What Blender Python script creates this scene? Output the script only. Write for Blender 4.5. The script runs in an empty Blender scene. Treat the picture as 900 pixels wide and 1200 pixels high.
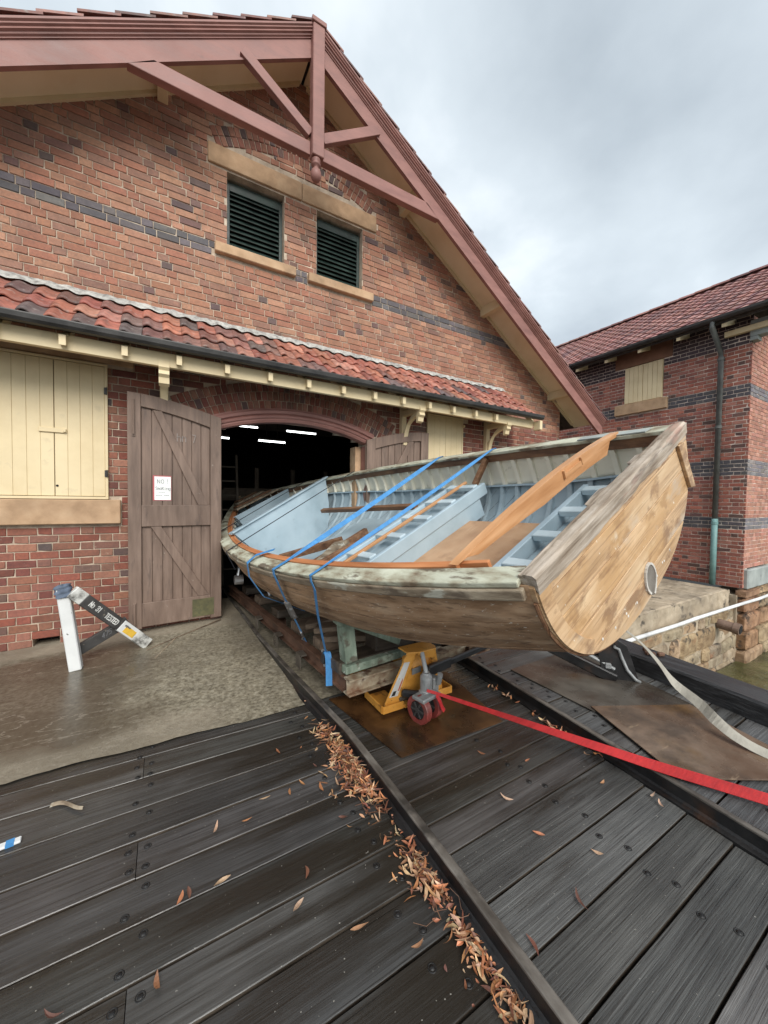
import bpy, bmesh, math, random
from mathutils import Vector, Matrix, noise
R = random.Random(7)
sc = bpy.context.scene
COL = sc.collection
rad = math.radians

# ------------------------------------------------------------------ camera
YAW, PITCH, ROLL, FPX, CAMH = rad(30.570), rad(-1.712), rad(0.738), 435.31, 1.63
fwd = Vector((math.sin(YAW)*math.cos(PITCH), math.cos(YAW)*math.cos(PITCH), math.sin(PITCH)))
rt0 = Vector((math.cos(YAW), -math.sin(YAW), 0)); up0 = rt0.cross(fwd)
rt = rt0*math.cos(ROLL) + up0*math.sin(ROLL); up = up0*math.cos(ROLL) - rt0*math.sin(ROLL)
cd = bpy.data.cameras.new('camera'); cam = bpy.data.objects.new('camera', cd); COL.objects.link(cam)
cd.sensor_fit = 'HORIZONTAL'; cd.sensor_width = 36; cd.lens = FPX/900*36
cd.clip_start = 0.05; cd.clip_end = 3000
mw = Matrix.Identity(4)
for i, c in enumerate((rt, up, -fwd)):
    for k in range(3): mw[k][i] = c[k]
mw.translation = (0, 0, CAMH)
cam.matrix_world = mw
sc.camera = cam
CO = Vector((0, 0, CAMH))
def px(p):
    d = Vector(p) - CO
    z = d.dot(fwd)
    if z < 0.05: return None
    return (450 + FPX*d.dot(rt)/z, 600 - FPX*d.dot(up)/z, z)

# ------------------------------------------------------------------ light, sky, exposure
SUN_DIR = Vector((-0.16, -0.86, 0.66)).normalized()      # towards the sun
sl = bpy.data.lights.new('sun', 'SUN'); sun = bpy.data.objects.new('sun', sl); COL.objects.link(sun)
sl.energy = 1.5; sl.angle = rad(35); sl.color = (1.0, 0.965, 0.91)
sun.rotation_euler = SUN_DIR.to_track_quat('Z', 'Y').to_euler()
W = bpy.data.worlds.new('World'); sc.world = W; W.use_nodes = True
wn, wl = W.node_tree.nodes, W.node_tree.links
wn.clear()
def wnode(t, **k):
    n = wn.new(t)
    for a, b in k.items(): setattr(n, a, b)
    return n
wo = wnode('ShaderNodeOutputWorld'); bg = wnode('ShaderNodeBackground'); bg.inputs['Strength'].default_value = 0.10
sky = wnode('ShaderNodeTexSky', sky_type='NISHITA', sun_disc=False)
sky.sun_elevation = math.asin(SUN_DIR.z); sky.sun_rotation = math.atan2(SUN_DIR.x, SUN_DIR.y)
sky.air_density = 1.0; sky.dust_density = 2.0
tc = wnode('ShaderNodeTexCoord'); sx = wnode('ShaderNodeSeparateXYZ'); wl.new(tc.outputs['Generated'], sx.inputs[0])
ad = wnode('ShaderNodeMath', operation='MAXIMUM'); wl.new(sx.outputs['Z'], ad.inputs[0]); ad.inputs[1].default_value = 0.0
ad2 = wnode('ShaderNodeMath', operation='ADD'); wl.new(ad.outputs[0], ad2.inputs[0]); ad2.inputs[1].default_value = 0.35
dx = wnode('ShaderNodeMath', operation='DIVIDE'); wl.new(sx.outputs['X'], dx.inputs[0]); wl.new(ad2.outputs[0], dx.inputs[1])
dy = wnode('ShaderNodeMath', operation='DIVIDE'); wl.new(sx.outputs['Y'], dy.inputs[0]); wl.new(ad2.outputs[0], dy.inputs[1])
cx = wnode('ShaderNodeCombineXYZ'); wl.new(dx.outputs[0], cx.inputs[0]); wl.new(dy.outputs[0], cx.inputs[1])
cx.inputs[2].default_value = 25.1
nz = wnode('ShaderNodeTexNoise'); nz.inputs['Scale'].default_value = 1.55; nz.inputs['Detail'].default_value = 8; nz.inputs['Roughness'].default_value = 0.5
nz.inputs['Distortion'].default_value = 0.12
wl.new(cx.outputs[0], nz.inputs['Vector'])
rp = wnode('ShaderNodeValToRGB'); wl.new(nz.outputs['Fac'], rp.inputs[0])
rp.color_ramp.elements[0].position = 0.24; rp.color_ramp.elements[0].color = (2.4, 2.75, 3.05, 1)
rp.color_ramp.elements[1].position = 0.64; rp.color_ramp.elements[1].color = (6.2, 6.55, 6.75, 1)
e = rp.color_ramp.elements.new(0.5); e.color = (4.25, 4.7, 5.0, 1)
mx = wnode('ShaderNodeMixRGB'); mx.inputs[0].default_value = 0.88
wl.new(sky.outputs[0], mx.inputs[1]); wl.new(rp.outputs[0], mx.inputs[2])
wl.new(mx.outputs[0], bg.inputs['Color']); wl.new(bg.outputs[0], wo.inputs['Surface'])
sc.view_settings.view_transform = 'Standard'; sc.view_settings.look = 'None'
sc.view_settings.exposure = 0.98; sc.view_settings.gamma = 1.0; sc.view_settings.use_curve_mapping = False
sc.cycles.max_bounces = 6; sc.cycles.use_denoising = True

# ------------------------------------------------------------------ materials
def lin(c):   # sRGB 0-255 triple to linear rgba
    o = []
    for v in c:
        v /= 255.0
        o.append(v/12.92 if v <= 0.04045 else ((v+0.055)/1.055)**2.4)
    return (*o, 1)
def rgba(c): return (*c, 1) if len(c) == 3 else c
def mat(name, cols, scale=4.0, stretch=(1, 1, 1), coord='world', rough=0.7, rough_var=0.1, bump=0.2, bump_dist=0.004,
        fine=8.0, tint=None, spots=(), metallic=0.0, detail=6.0, spec=0.5, var=0.25, bump_stretch=None, shift=False):
    m = bpy.data.materials.new(name); m.use_nodes = True
    n, l = m.node_tree.nodes, m.node_tree.links
    b = n['Principled BSDF']; b.inputs['Metallic'].default_value = metallic
    b.inputs['Specular IOR Level'].default_value = spec
    if coord == 'world':
        g = n.new('ShaderNodeNewGeometry'); co = g.outputs['Position']
    else:
        g = n.new('ShaderNodeTexCoord'); co = g.outputs['Object']
    if tint == 'object' and (coord == 'object' or shift):
        oi0 = n.new('ShaderNodeObjectInfo'); va = n.new('ShaderNodeVectorMath'); va.operation = 'MULTIPLY_ADD'
        cmb = n.new('ShaderNodeCombineXYZ')
        for k in range(3): l.new(oi0.outputs['Random'], cmb.inputs[k])
        l.new(cmb.outputs[0], va.inputs[0]); va.inputs[1].default_value = (37, 53, 71); l.new(co, va.inputs[2]); co = va.outputs[0]
    def nse(sc_, st, det=detail, rgh=0.6):
        mp = n.new('ShaderNodeMapping'); mp.inputs['Scale'].default_value = st; l.new(co, mp.inputs['Vector'])
        t = n.new('ShaderNodeTexNoise'); t.inputs['Scale'].default_value = sc_; t.inputs['Detail'].default_value = det
        t.inputs['Roughness'].default_value = rgh; l.new(mp.outputs[0], t.inputs['Vector']); return t.outputs['Fac']
    f = nse(scale, stretch)
    r = n.new('ShaderNodeValToRGB'); l.new(f, r.inputs[0]); el = r.color_ramp.elements
    ps = [0.32 + 0.36*i/max(1, len(cols)-1) for i in range(len(cols))]
    el[0].position = ps[0]; el[0].color = rgba(cols[0])
    if len(cols) > 1:
        el[1].position = ps[-1]; el[1].color = rgba(cols[-1])
        for p_, c in list(zip(ps, cols))[1:-1]: e_ = el.new(p_); e_.color = rgba(c)
    else: el[1].color = rgba(cols[0])
    c = r.outputs[0]
    def mix(fac, a_, b_, mode='MIX'):
        x = n.new('ShaderNodeMix'); x.data_type = 'RGBA'; x.blend_type = mode
        if isinstance(fac, float): x.inputs[0].default_value = fac
        else: l.new(fac, x.inputs[0])
        for i, v in ((6, a_), (7, b_)):
            if isinstance(v, tuple): x.inputs[i].default_value = v
            else: l.new(v, x.inputs[i])
        return x.outputs[2]
    if tint == 'object':
        oi = n.new('ShaderNodeObjectInfo'); c = mix(1.0, c, oi.outputs['Color'], 'MULTIPLY')
    elif tint:
        at = n.new('ShaderNodeAttribute'); at.attribute_name = tint; c = mix(1.0, c, at.outputs['Color'], 'MULTIPLY')
    if var:
        f2 = nse(scale*0.23+0.13, (1, 1, 1), 3.0)
        mr = n.new('ShaderNodeMapRange'); l.new(f2, mr.inputs[0]); mr.inputs[1].default_value = 0.3; mr.inputs[2].default_value = 0.7
        mr.inputs[3].default_value = 1-var; mr.inputs[4].default_value = 1+var
        cc = n.new('ShaderNodeCombineColor')
        for k in range(3): l.new(mr.outputs[0], cc.inputs[k])
        c = mix(1.0, c, cc.outputs[0], 'MULTIPLY')
    rm = n.new('ShaderNodeMapRange'); l.new(f, rm.inputs[0]); rm.inputs[1].default_value = 0.3; rm.inputs[2].default_value = 0.7
    rm.inputs[3].default_value = max(0.02, rough-rough_var); rm.inputs[4].default_value = min(1, rough+rough_var)
    rv = rm.outputs[0]
    for s in spots:
        sf = nse(s['scale'], s.get('stretch', (1, 1, 1)), s.get('detail', 5.0), s.get('rgh', 0.6))
        q = n.new('ShaderNodeMapRange'); l.new(sf, q.inputs[0]); q.inputs[1].default_value = s['lo']; q.inputs[2].default_value = s['hi']
        q.inputs[4].default_value = s.get('amt', 1.0)
        c = mix(q.outputs[0], c, rgba(s['col']), s.get('mode', 'MIX'))
        if 'rough' in s:
            w_ = n.new('ShaderNodeMix'); l.new(q.outputs[0], w_.inputs[0]); l.new(rv, w_.inputs[2]); w_.inputs[3].default_value = s['rough']; rv = w_.outputs[0]
    l.new(c, b.inputs['Base Color']); l.new(rv, b.inputs['Roughness'])
    if bump:
        fb = nse(scale*fine, bump_stretch or stretch, 4.0, 0.65)
        bp = n.new('ShaderNodeBump'); bp.inputs['Strength'].default_value = bump; bp.inputs['Distance'].default_value = bump_dist
        ma = n.new('ShaderNodeMath'); ma.operation = 'ADD'; l.new(f, ma.inputs[0]); l.new(fb, ma.inputs[1])
        l.new(ma.outputs[0], bp.inputs['Height']); l.new(bp.outputs[0], b.inputs['Normal'])
    return m
def emit(name, col, s):
    m = bpy.data.materials.new(name); m.use_nodes = True; b = m.node_tree.nodes['Principled BSDF']
    b.inputs['Base Color'].default_value = rgba(col); b.inputs['Emission Color'].default_value = rgba(col); b.inputs['Emission Strength'].default_value = s
    return m

M = {}
BR = [(0.82, 0.82, 0.82), (1.0, 1.0, 1.0), (1.2, 1.17, 1.12)]
soot = [dict(col=(0.05, 0.045, 0.04), scale=1.7, lo=0.56, hi=0.85, amt=0.35), dict(col=(0.09, 0.06, 0.05), scale=2.2, stretch=(1.6, 1.6, .25), lo=0.54, hi=0.75, amt=0.3)]
for k, t in (('brick', 'object'), ('brickwork', 'Col')):
    M[k] = mat(k, BR, scale=38, tint=t, rough=0.86, bump=0.35, bump_dist=0.003, fine=3, var=0.12,
               spots=[dict(col=(0.42, 0.34, 0.27), scale=26, lo=0.66, hi=0.74, amt=0.45)] + soot)
M['mortar'] = mat('mortar', [(0.40, 0.31, 0.235), (0.50, 0.405, 0.31), (0.58, 0.49, 0.385)], scale=18, rough=0.95, bump=0.4, spots=soot)
M['core'] = mat('wall_core', [(0.40, 0.32, 0.24)], rough=0.95, bump=0)
M['sandstone'] = mat('sandstone', [(0.37, 0.235, 0.135), (0.48, 0.315, 0.19), (0.55, 0.38, 0.24)], scale=5, rough=0.88, bump=0.35, fine=9,
                     spots=[dict(col=(0.12, 0.09, 0.07), scale=3, lo=0.58, hi=0.8, amt=0.5)])
M['cream'] = mat('cream_paint', [(0.66, 0.53, 0.315), (0.72, 0.59, 0.365), (0.76, 0.63, 0.40)], scale=2.5, rough=0.55, bump=0.12, fine=12, var=0.08,
                 spots=[dict(col=(0.30, 0.24, 0.15), scale=5, lo=0.63, hi=0.85, amt=0.5)])
M['soffit'] = mat('soffit_cream_lit', [(0.74, 0.61, 0.39), (0.79, 0.67, 0.45), (0.82, 0.70, 0.48)], scale=2.5, rough=0.6, bump=0.08, fine=12, var=0.06)  # lighter copy of the cream paint, brightening the shaded soffit by colour
M['barge'] = mat('barge_paint', [(0.235, 0.105, 0.088), (0.29, 0.135, 0.112), (0.33, 0.16, 0.135)], scale=6, stretch=(0.4, 1, 1.6), rough=0.55, bump=0.4, var=0.16,
                 spots=[dict(col=(0.16, 0.085, 0.07), scale=7, lo=0.6, hi=0.8, amt=0.6)])
M['door'] = mat('door_paint', [(0.135, 0.09, 0.068), (0.185, 0.127, 0.097), (0.235, 0.166, 0.13)], scale=5, stretch=(3, 3, 0.35), rough=0.62, bump=0.3, var=0.18,
                spots=[dict(col=(0.06, 0.045, 0.04), scale=8, stretch=(2, 2, .4), lo=0.6, hi=0.75, amt=0.6), dict(col=(0.36, 0.30, 0.26), scale=22, stretch=(1, 1, .5), lo=0.68, hi=0.74, amt=0.6)])
M['door_patch'] = mat('green_patch', [(0.07, 0.07, 0.035), (0.12, 0.11, 0.05)], scale=20, rough=0.7)
M['louvre'] = mat('louvre_green', [(0.012, 0.024, 0.02), (0.03, 0.055, 0.046)], scale=7, rough=0.45, bump=0.15)
M['dim'] = mat('dim_shed_timber', [(0.10, 0.075, 0.055), (0.16, 0.125, 0.095)], scale=5, rough=.85)
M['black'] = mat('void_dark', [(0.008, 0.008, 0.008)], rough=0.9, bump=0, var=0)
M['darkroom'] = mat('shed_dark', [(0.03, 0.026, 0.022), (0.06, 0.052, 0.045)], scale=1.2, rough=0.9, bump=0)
M['gutter'] = mat('gutter_metal', [(0.028, 0.027, 0.027), (0.06, 0.058, 0.055)], scale=6, rough=0.45, bump=0.15, metallic=0.3)
M['lead'] = mat('mortar_flashing', [(0.2, 0.19, 0.18), (0.42, 0.41, 0.38), (0.55, 0.54, 0.5)], scale=16, rough=0.9, bump=0.6, bump_dist=0.01)
TL = [(0.7, 0.7, 0.7), (1, 1, 1), (1.25, 1.2, 1.15)]
for k, t in (('tile', 'object'), ('tiles', 'Col')):
    M[k] = mat('roof_' + k, TL, scale=16, tint=t, rough=0.62, bump=0.4, var=0.2,
               spots=[dict(col=(0.05, 0.045, 0.04), scale=9, lo=0.56, hi=0.75, amt=0.6), dict(col=(0.42, 0.39, 0.35), scale=18, lo=0.58, hi=0.72, amt=0.5)])
# deck timber: grain along x
wet = dict(col=(0.02, 0.0155, 0.011), scale=1.6, stretch=(0.35, 3.2, 1), lo=0.47, hi=0.59, amt=0.82, rough=0.13)
pale = dict(col=(0.12, 0.119, 0.117), scale=5, stretch=(0.3, 5, 1), lo=0.55, hi=0.76, amt=0.35, detail=8)
M['plank'] = mat('deck_plank', [(0.038, 0.036, 0.0335), (0.052, 0.05, 0.0475), (0.064, 0.062, 0.0595), (0.08, 0.078, 0.0755)], scale=7, stretch=(0.22, 9, 3), shift=True, rough=0.29, rough_var=0.12, tint='object',
                 bump=0.38, bump_dist=0.004, fine=3.0, var=0.35, spots=[pale, wet, dict(col=(0.008, 0.007, 0.006), scale=9, stretch=(0.10, 9, 1), lo=0.66, hi=0.70, amt=0.85, detail=3),  dict(col=(0.35, 0.33, 0.29), scale=75, lo=0.77, hi=0.79, amt=0.7, detail=1)])
M['plank_dry'] = mat('deck_plank_grey', [(0.05, 0.0495, 0.049), (0.074, 0.0735, 0.073), (0.096, 0.0955, 0.094), (0.12, 0.119, 0.118)], scale=7, stretch=(0.22, 9, 3), shift=True, rough=0.40, rough_var=0.14, tint='object',
                 bump=0.75, bump_dist=0.005, fine=3.0, var=0.35, spots=[pale, dict(wet, lo=0.57, hi=0.68), dict(col=(0.008, 0.007, 0.006), scale=9, stretch=(0.10, 9, 1), lo=0.66, hi=0.70, amt=0.85, detail=3),  dict(col=(0.35, 0.33, 0.29), scale=75, lo=0.765, hi=0.785, amt=0.7, detail=1)])
M['beam_black'] = mat('black_timber', [(0.012, 0.012, 0.013), (0.03, 0.03, 0.032), (0.065, 0.067, 0.07)], scale=6, stretch=(9, 0.3, 9), rough=0.42, bump=0.7, bump_dist=0.006, fine=3)
M['iron'] = mat('black_iron', [(0.010, 0.010, 0.011), (0.024, 0.023, 0.023)], scale=9, rough=0.38, bump=0.3, metallic=0.2, spots=[dict(col=(0.07, 0.035, 0.02), scale=6, lo=0.58, hi=0.75, amt=0.7)])
M['rail_top'] = mat('rail_worn_top', [(0.05, 0.042, 0.035), (0.12, 0.105, 0.09), (0.22, 0.20, 0.175)], scale=8, stretch=(1, 0.4, 1), rough=0.5, bump=0.4, spots=[dict(col=(0.04, 0.035, 0.03), scale=5, lo=0.52, hi=0.65)])
M['rust_plate'] = mat('rusty_plate', [(0.025, 0.012, 0.006), (0.065, 0.03, 0.011), (0.13, 0.06, 0.02)], scale=3.5, rough=0.33, rough_var=0.15, bump=0.2, var=0.3, spots=[dict(col=(0.02, 0.012, 0.008), scale=2.2, lo=0.5, hi=0.66, amt=0.75, rough=0.18), dict(col=(0.35, 0.2, 0.08), scale=40, lo=0.7, hi=0.74, amt=0.5)])
M['plate_grey'] = mat('steel_plate', [(0.055, 0.044, 0.034), (0.095, 0.082, 0.067), (0.14, 0.122, 0.10)], scale=3, rough=0.3, rough_var=0.15, bump=0.2, spots=[dict(col=(0.11, 0.055, 0.018), scale=2.3, lo=0.54, hi=0.72, amt=0.7), dict(col=(0.03, 0.024, 0.02), scale=1.8, lo=0.52, hi=0.66, amt=0.8)])
M['plate_brown'] = mat('brown_plate', [(0.105, 0.066, 0.044), (0.165, 0.112, 0.078), (0.23, 0.165, 0.12)], scale=3.2, rough=0.28, rough_var=0.12, bump=0.2, spots=[dict(col=(0.16, 0.09, 0.028), scale=2.6, lo=0.53, hi=0.7, amt=0.6), dict(col=(0.06, 0.045, 0.035), scale=2.2, lo=0.53, hi=0.65, amt=0.75), dict(col=(0.4, 0.3, 0.2), scale=5, stretch=(.5, 2.5, 1), lo=0.66, hi=0.72, amt=0.6)])
# boat (object coordinates are the boat's own)
M['hull'] = mat('weathered_hull', [(0.25, 0.14, 0.075), (0.39, 0.24, 0.135), (0.49, 0.32, 0.195), (0.57, 0.40, 0.26)], scale=4, stretch=(3, 0.3, 3), coord='object', rough=0.7, bump=0.35, fine=4, var=0.22, tint='object',
                spots=[dict(col=(0.085, 0.05, 0.03), scale=5, stretch=(2, .35, 2), lo=0.52, hi=0.7, amt=0.6), dict(col=(0.10, 0.06, 0.035), scale=11, stretch=(4, .12, 4), lo=0.55, hi=0.66, amt=0.6), dict(col=(0.66, 0.62, 0.54), scale=46, stretch=(1.8, .5, 1.8), lo=0.665, hi=0.69, amt=0.8, detail=3)])
M['cap'] = mat('flaked_gunwale', [(0.19, 0.135, 0.085), (0.36, 0.34, 0.25), (0.50, 0.51, 0.40), (0.56, 0.57, 0.46)], scale=9, stretch=(1.2, 0.5, 1.2), coord='object', rough=0.75, bump=0.6, fine=4, var=0.12,
               spots=[dict(col=(0.10, 0.065, 0.04), scale=7, stretch=(1.6, .45, 1.6), lo=0.55, hi=0.62, amt=0.85), dict(col=(0.45, 0.12, 0.04), scale=7, lo=0.72, hi=0.74)])
M['strake'] = mat('rubbing_strake', [(0.14, 0.10, 0.065), (0.27, 0.215, 0.15), (0.38, 0.32, 0.235)], scale=8, stretch=(2, 0.35, 2), coord='object', rough=0.78, bump=0.5, spots=[dict(col=(0.5, 0.5, 0.42), scale=8, stretch=(1.5, .4, 1.5), lo=0.58, hi=0.64, amt=0.8), dict(col=(0.07, 0.045, 0.03), scale=6, stretch=(1.5, .4, 1.5), lo=0.58, hi=0.66, amt=0.7)])
M['grey_cap'] = mat('grey_weathered_cap', [(0.17, 0.12, 0.08), (0.31, 0.25, 0.19), (0.44, 0.37, 0.30), (0.56, 0.50, 0.43)], scale=7, stretch=(0.3, 3, 4), coord='object', rough=0.8, bump=0.7, fine=4, spots=[dict(col=(0.08, 0.06, 0.045), scale=5, stretch=(.4, 3, 3), lo=0.56, hi=0.66, amt=0.7), dict(col=(0.45, 0.24, 0.18), scale=4, stretch=(.5, 2, 2), lo=0.6, hi=0.7, amt=0.5)])
M['transom'] = mat('sanded_transom', [(0.40, 0.25, 0.13), (0.53, 0.345, 0.19), (0.61, 0.42, 0.245), (0.67, 0.49, 0.30)], scale=3.4, stretch=(0.5, 2, 4), coord='object', rough=0.62, bump=0.3, fine=5, var=0.14, tint='object',
                   spots=[dict(col=(0.20, 0.105, 0.055), scale=6.0, stretch=(.7, 1, 1.4), lo=0.535, hi=0.62, amt=0.7, detail=8), dict(col=(0.5, 0.29, 0.12), scale=2.4, lo=0.48, hi=0.62, amt=0.6), dict(col=(0.74, 0.66, 0.52), scale=5, stretch=(1, 1, 1), lo=0.66, hi=0.75, amt=0.5), dict(col=(0.80, 0.74, 0.62), scale=40, lo=0.775, hi=0.79, detail=1), dict(col=(0.24, 0.13, 0.065), scale=12, stretch=(.2, 1, 6), lo=0.52, hi=0.68, amt=0.65), dict(col=(0.5, 0.45, 0.38), scale=3.1, stretch=(.6, 1, 1.2), lo=0.57, hi=0.68, amt=0.55, detail=8)])
M['new_wood'] = mat('new_orange_timber', [(0.45, 0.215, 0.09), (0.55, 0.285, 0.13), (0.63, 0.355, 0.18)], scale=5, stretch=(0.4, 4, 4), coord='object', rough=0.5, bump=0.15, var=0.12, spots=[dict(col=(0.3, 0.12, 0.04), scale=5, stretch=(.25, 4, 4), lo=0.6, hi=0.7, amt=0.5)])
M['new_wood_y'] = mat('new_orange_strip', [(0.45, 0.16, 0.06), (0.56, 0.24, 0.10)], scale=5, stretch=(4, 0.4, 4), coord='object', rough=0.5, bump=0.15)
M['brown_wood'] = mat('brown_timber', [(0.10, 0.045, 0.022), (0.19, 0.095, 0.048), (0.27, 0.15, 0.08)], scale=6, stretch=(3, 0.35, 3), coord='object', rough=0.65, bump=0.4, spots=[dict(col=(0.04, 0.02, 0.012), scale=5, lo=0.56, hi=0.7, amt=0.6)])
M['blue'] = mat('blue_grey_paint', [(0.345, 0.455, 0.52), (0.40, 0.515, 0.585), (0.44, 0.555, 0.625)], scale=3, coord='object', rough=0.42, bump=0.08, var=0.08, spots=[dict(col=(0.16, 0.2, 0.22), scale=8, lo=0.66, hi=0.78, amt=0.4)])
M['blue_light'] = mat('pale_blue_paint', [(0.46, 0.57, 0.62), (0.54, 0.65, 0.70), (0.58, 0.69, 0.74)], scale=3, coord='object', rough=0.45, bump=0.08, var=0.06)
M['blue_lining'] = mat('blue_grey_lining', [(0.27, 0.345, 0.385), (0.34, 0.425, 0.47), (0.38, 0.47, 0.52)], scale=3, coord='object', rough=0.5, bump=0.1, var=0.12, spots=[dict(col=(0.07, 0.06, 0.05), scale=6, lo=0.63, hi=0.76, amt=0.5)])
M['ivory'] = mat('ivory_paint', [(0.72, 0.69, 0.56), (0.79, 0.76, 0.63), (0.82, 0.79, 0.67)], scale=3, coord='object', rough=0.55, bump=0.1, var=0.1, spots=[dict(col=(0.25, 0.2, 0.14), scale=9, lo=0.64, hi=0.74, amt=0.5)])
M['ply'] = mat('plywood_floor', [(0.46, 0.26, 0.14), (0.56, 0.34, 0.195), (0.64, 0.42, 0.26)], scale=2.6, stretch=(1, 1, 1), coord='object', rough=0.6, bump=0.15, spots=[dict(col=(0.22, 0.11, 0.055), scale=3, lo=0.54, hi=0.66, amt=0.5), dict(col=(0.6, 0.46, 0.33), scale=12, stretch=(.3, 3, 1), lo=0.64, hi=0.7, amt=0.5)])
M['lead_patch'] = mat('grey_metal_patch', [(0.17, 0.145, 0.12), (0.26, 0.235, 0.205)], scale=12, coord='object', rough=0.6, bump=0.4, metallic=0.3)
M['white_trim'] = mat('white_sealant', [(0.62, 0.58, 0.52), (0.75, 0.72, 0.66)], scale=20, coord='object', rough=0.7)
# gear
M['jack'] = mat('jack_yellow', [(0.58, 0.25, 0.04), (0.70, 0.33, 0.06), (0.77, 0.40, 0.09)], scale=6, rough=0.42, bump=0.1, var=0.12, spots=[dict(col=(0.16, 0.07, 0.025), scale=11, lo=0.58, hi=0.68, amt=0.8), dict(col=(0.10, 0.055, 0.03), scale=45, lo=0.66, hi=0.7, amt=0.8)])
M['jack_grey'] = mat('jack_grey_casting', [(0.25, 0.26, 0.26), (0.38, 0.39, 0.39)], scale=15, rough=0.45, bump=0.25, metallic=0.35, spots=[dict(col=(0.08, 0.07, 0.06), scale=12, lo=0.6, hi=0.74, amt=0.6)])
M['steel'] = mat('zinc_steel', [(0.35, 0.36, 0.37), (0.5, 0.51, 0.52)], scale=15, rough=0.35, bump=0.15, metallic=0.8)
M['jack_black'] = mat('jack_black', [(0.012, 0.012, 0.013), (0.03, 0.03, 0.03)], scale=8, rough=0.45, bump=0.1)
M['tyre'] = mat('red_polyurethane', [(0.15, 0.025, 0.02), (0.24, 0.05, 0.042)], scale=14, rough=0.5, bump=0.2, spots=[dict(col=(0.12, 0.09, 0.08), scale=9, lo=0.56, hi=0.7, amt=0.5)])
M['label'] = mat('white_label', [(0.66, 0.66, 0.63), (0.75, 0.75, 0.72)], scale=9, rough=0.45, bump=0)
M['ink'] = mat('black_ink', [(0.02, 0.02, 0.02)], rough=0.7, bump=0, var=0)
M['ink_grey'] = mat('faded_ink', [(0.16, 0.16, 0.17)], rough=0.8, bump=0, var=0)
M['ink_red'] = mat('orange_ink', [(0.5, 0.1, 0.02)], rough=0.6, bump=0, var=0)
M['paper'] = mat('white_paper', [(0.70, 0.72, 0.70), (0.76, 0.78, 0.76)], scale=6, rough=0.8, bump=0.05)
M['paper_red'] = mat('red_border', [(0.5, 0.12, 0.13)], rough=0.8, bump=0)
M['green_timber'] = mat('flaked_green_timber', [(0.13, 0.17, 0.125), (0.22, 0.28, 0.215), (0.30, 0.36, 0.28)], scale=7, stretch=(2, 2, .6), rough=0.75, bump=0.5, spots=[dict(col=(0.09, 0.065, 0.045), scale=7, lo=0.55, hi=0.63, amt=0.8), dict(col=(0.55, 0.56, 0.5), scale=11, lo=0.64, hi=0.68, amt=0.7)])
M['old_timber'] = mat('old_brown_timber', [(0.07, 0.048, 0.032), (0.14, 0.10, 0.068), (0.22, 0.165, 0.115)], scale=6, stretch=(0.6, 3, 3), rough=0.75, bump=0.45)
M['dark_timber'] = mat('wet_and_shade_timber', [(0.025, 0.019, 0.014), (0.06, 0.046, 0.034), (0.1, 0.08, 0.06)], scale=6, stretch=(0.6, 3, 3), rough=0.5, bump=0.45)
M['channel'] = mat('flaking_channel', [(0.16, 0.065, 0.03), (0.36, 0.29, 0.20), (0.55, 0.49, 0.38)], scale=6, rough=0.6, bump=0.4, spots=[dict(col=(0.075, 0.03, 0.016), scale=4, lo=0.53, hi=0.6, amt=0.9)])
M['rust'] = mat('rusty_steel', [(0.05, 0.024, 0.015), (0.10, 0.05, 0.03), (0.15, 0.08, 0.05)], scale=8, rough=0.7, bump=0.4)
M['blue_web'] = mat('blue_webbing', [(0.045, 0.20, 0.46), (0.07, 0.28, 0.58)], scale=30, rough=0.6, bump=0.3, var=0.1)
M['red_web'] = mat('red_webbing', [(0.36, 0.012, 0.015), (0.50, 0.022, 0.022)], scale=14, stretch=(1, 5, 1), rough=0.6, bump=0.5, var=0.2)
M['white_web'] = mat('grey_webbing', [(0.30, 0.28, 0.235), (0.42, 0.395, 0.335)], scale=14, rough=0.65, bump=0.4, var=0.15)
M['rope'] = mat('dark_cord', [(0.02, 0.022, 0.03)], rough=0.8, bump=0)
M['white_paint'] = mat('white_paint', [(0.62, 0.63, 0.62), (0.72, 0.73, 0.72)], scale=5, rough=0.6, bump=0.2, var=0.08, spots=[dict(col=(0.05, 0.045, 0.04), scale=16, lo=0.66, hi=0.69, amt=0.9), dict(col=(0.33, 0.32, 0.3), scale=5, lo=0.6, hi=0.8, amt=0.5)])
M['bar_dark'] = mat('dark_bar_paint', [(0.035, 0.034, 0.034), (0.07, 0.067, 0.064)], scale=8, rough=0.6, bump=0.3, spots=[dict(col=(0.3, 0.26, 0.2), scale=15, lo=0.63, hi=0.68, amt=0.6)])
M['bar_flake'] = mat('flaked_white_bar', [(0.06, 0.055, 0.05), (0.5, 0.5, 0.47), (0.66, 0.66, 0.63)], scale=14, rough=0.7, bump=0.3)
M['cloth'] = mat('blue_grey_cloth', [(0.09, 0.12, 0.17), (0.16, 0.20, 0.27)], scale=18, rough=0.9, bump=0.5)
M['yellow_paint'] = mat('yellow_paint', [(0.6, 0.35, 0.03), (0.7, 0.45, 0.06)], scale=14, rough=0.6, bump=0.1)
M['pipe_green'] = mat('verdigris_pipe', [(0.13, 0.25, 0.245), (0.19, 0.34, 0.33)], scale=9, rough=0.55, bump=0.15)
M['pipe_grey'] = mat('grey_green_pipe', [(0.075, 0.08, 0.075), (0.12, 0.125, 0.118)], scale=9, rough=0.5, bump=0.15)
M['pipe_white'] = mat('white_pvc_pipe', [(0.66, 0.67, 0.67), (0.74, 0.75, 0.75)], scale=9, rough=0.4, bump=0.05)
M['pipe_clay'] = mat('clay_pipe', [(0.12, 0.075, 0.055), (0.22, 0.15, 0.115)], scale=9, rough=0.7, bump=0.3)
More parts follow.
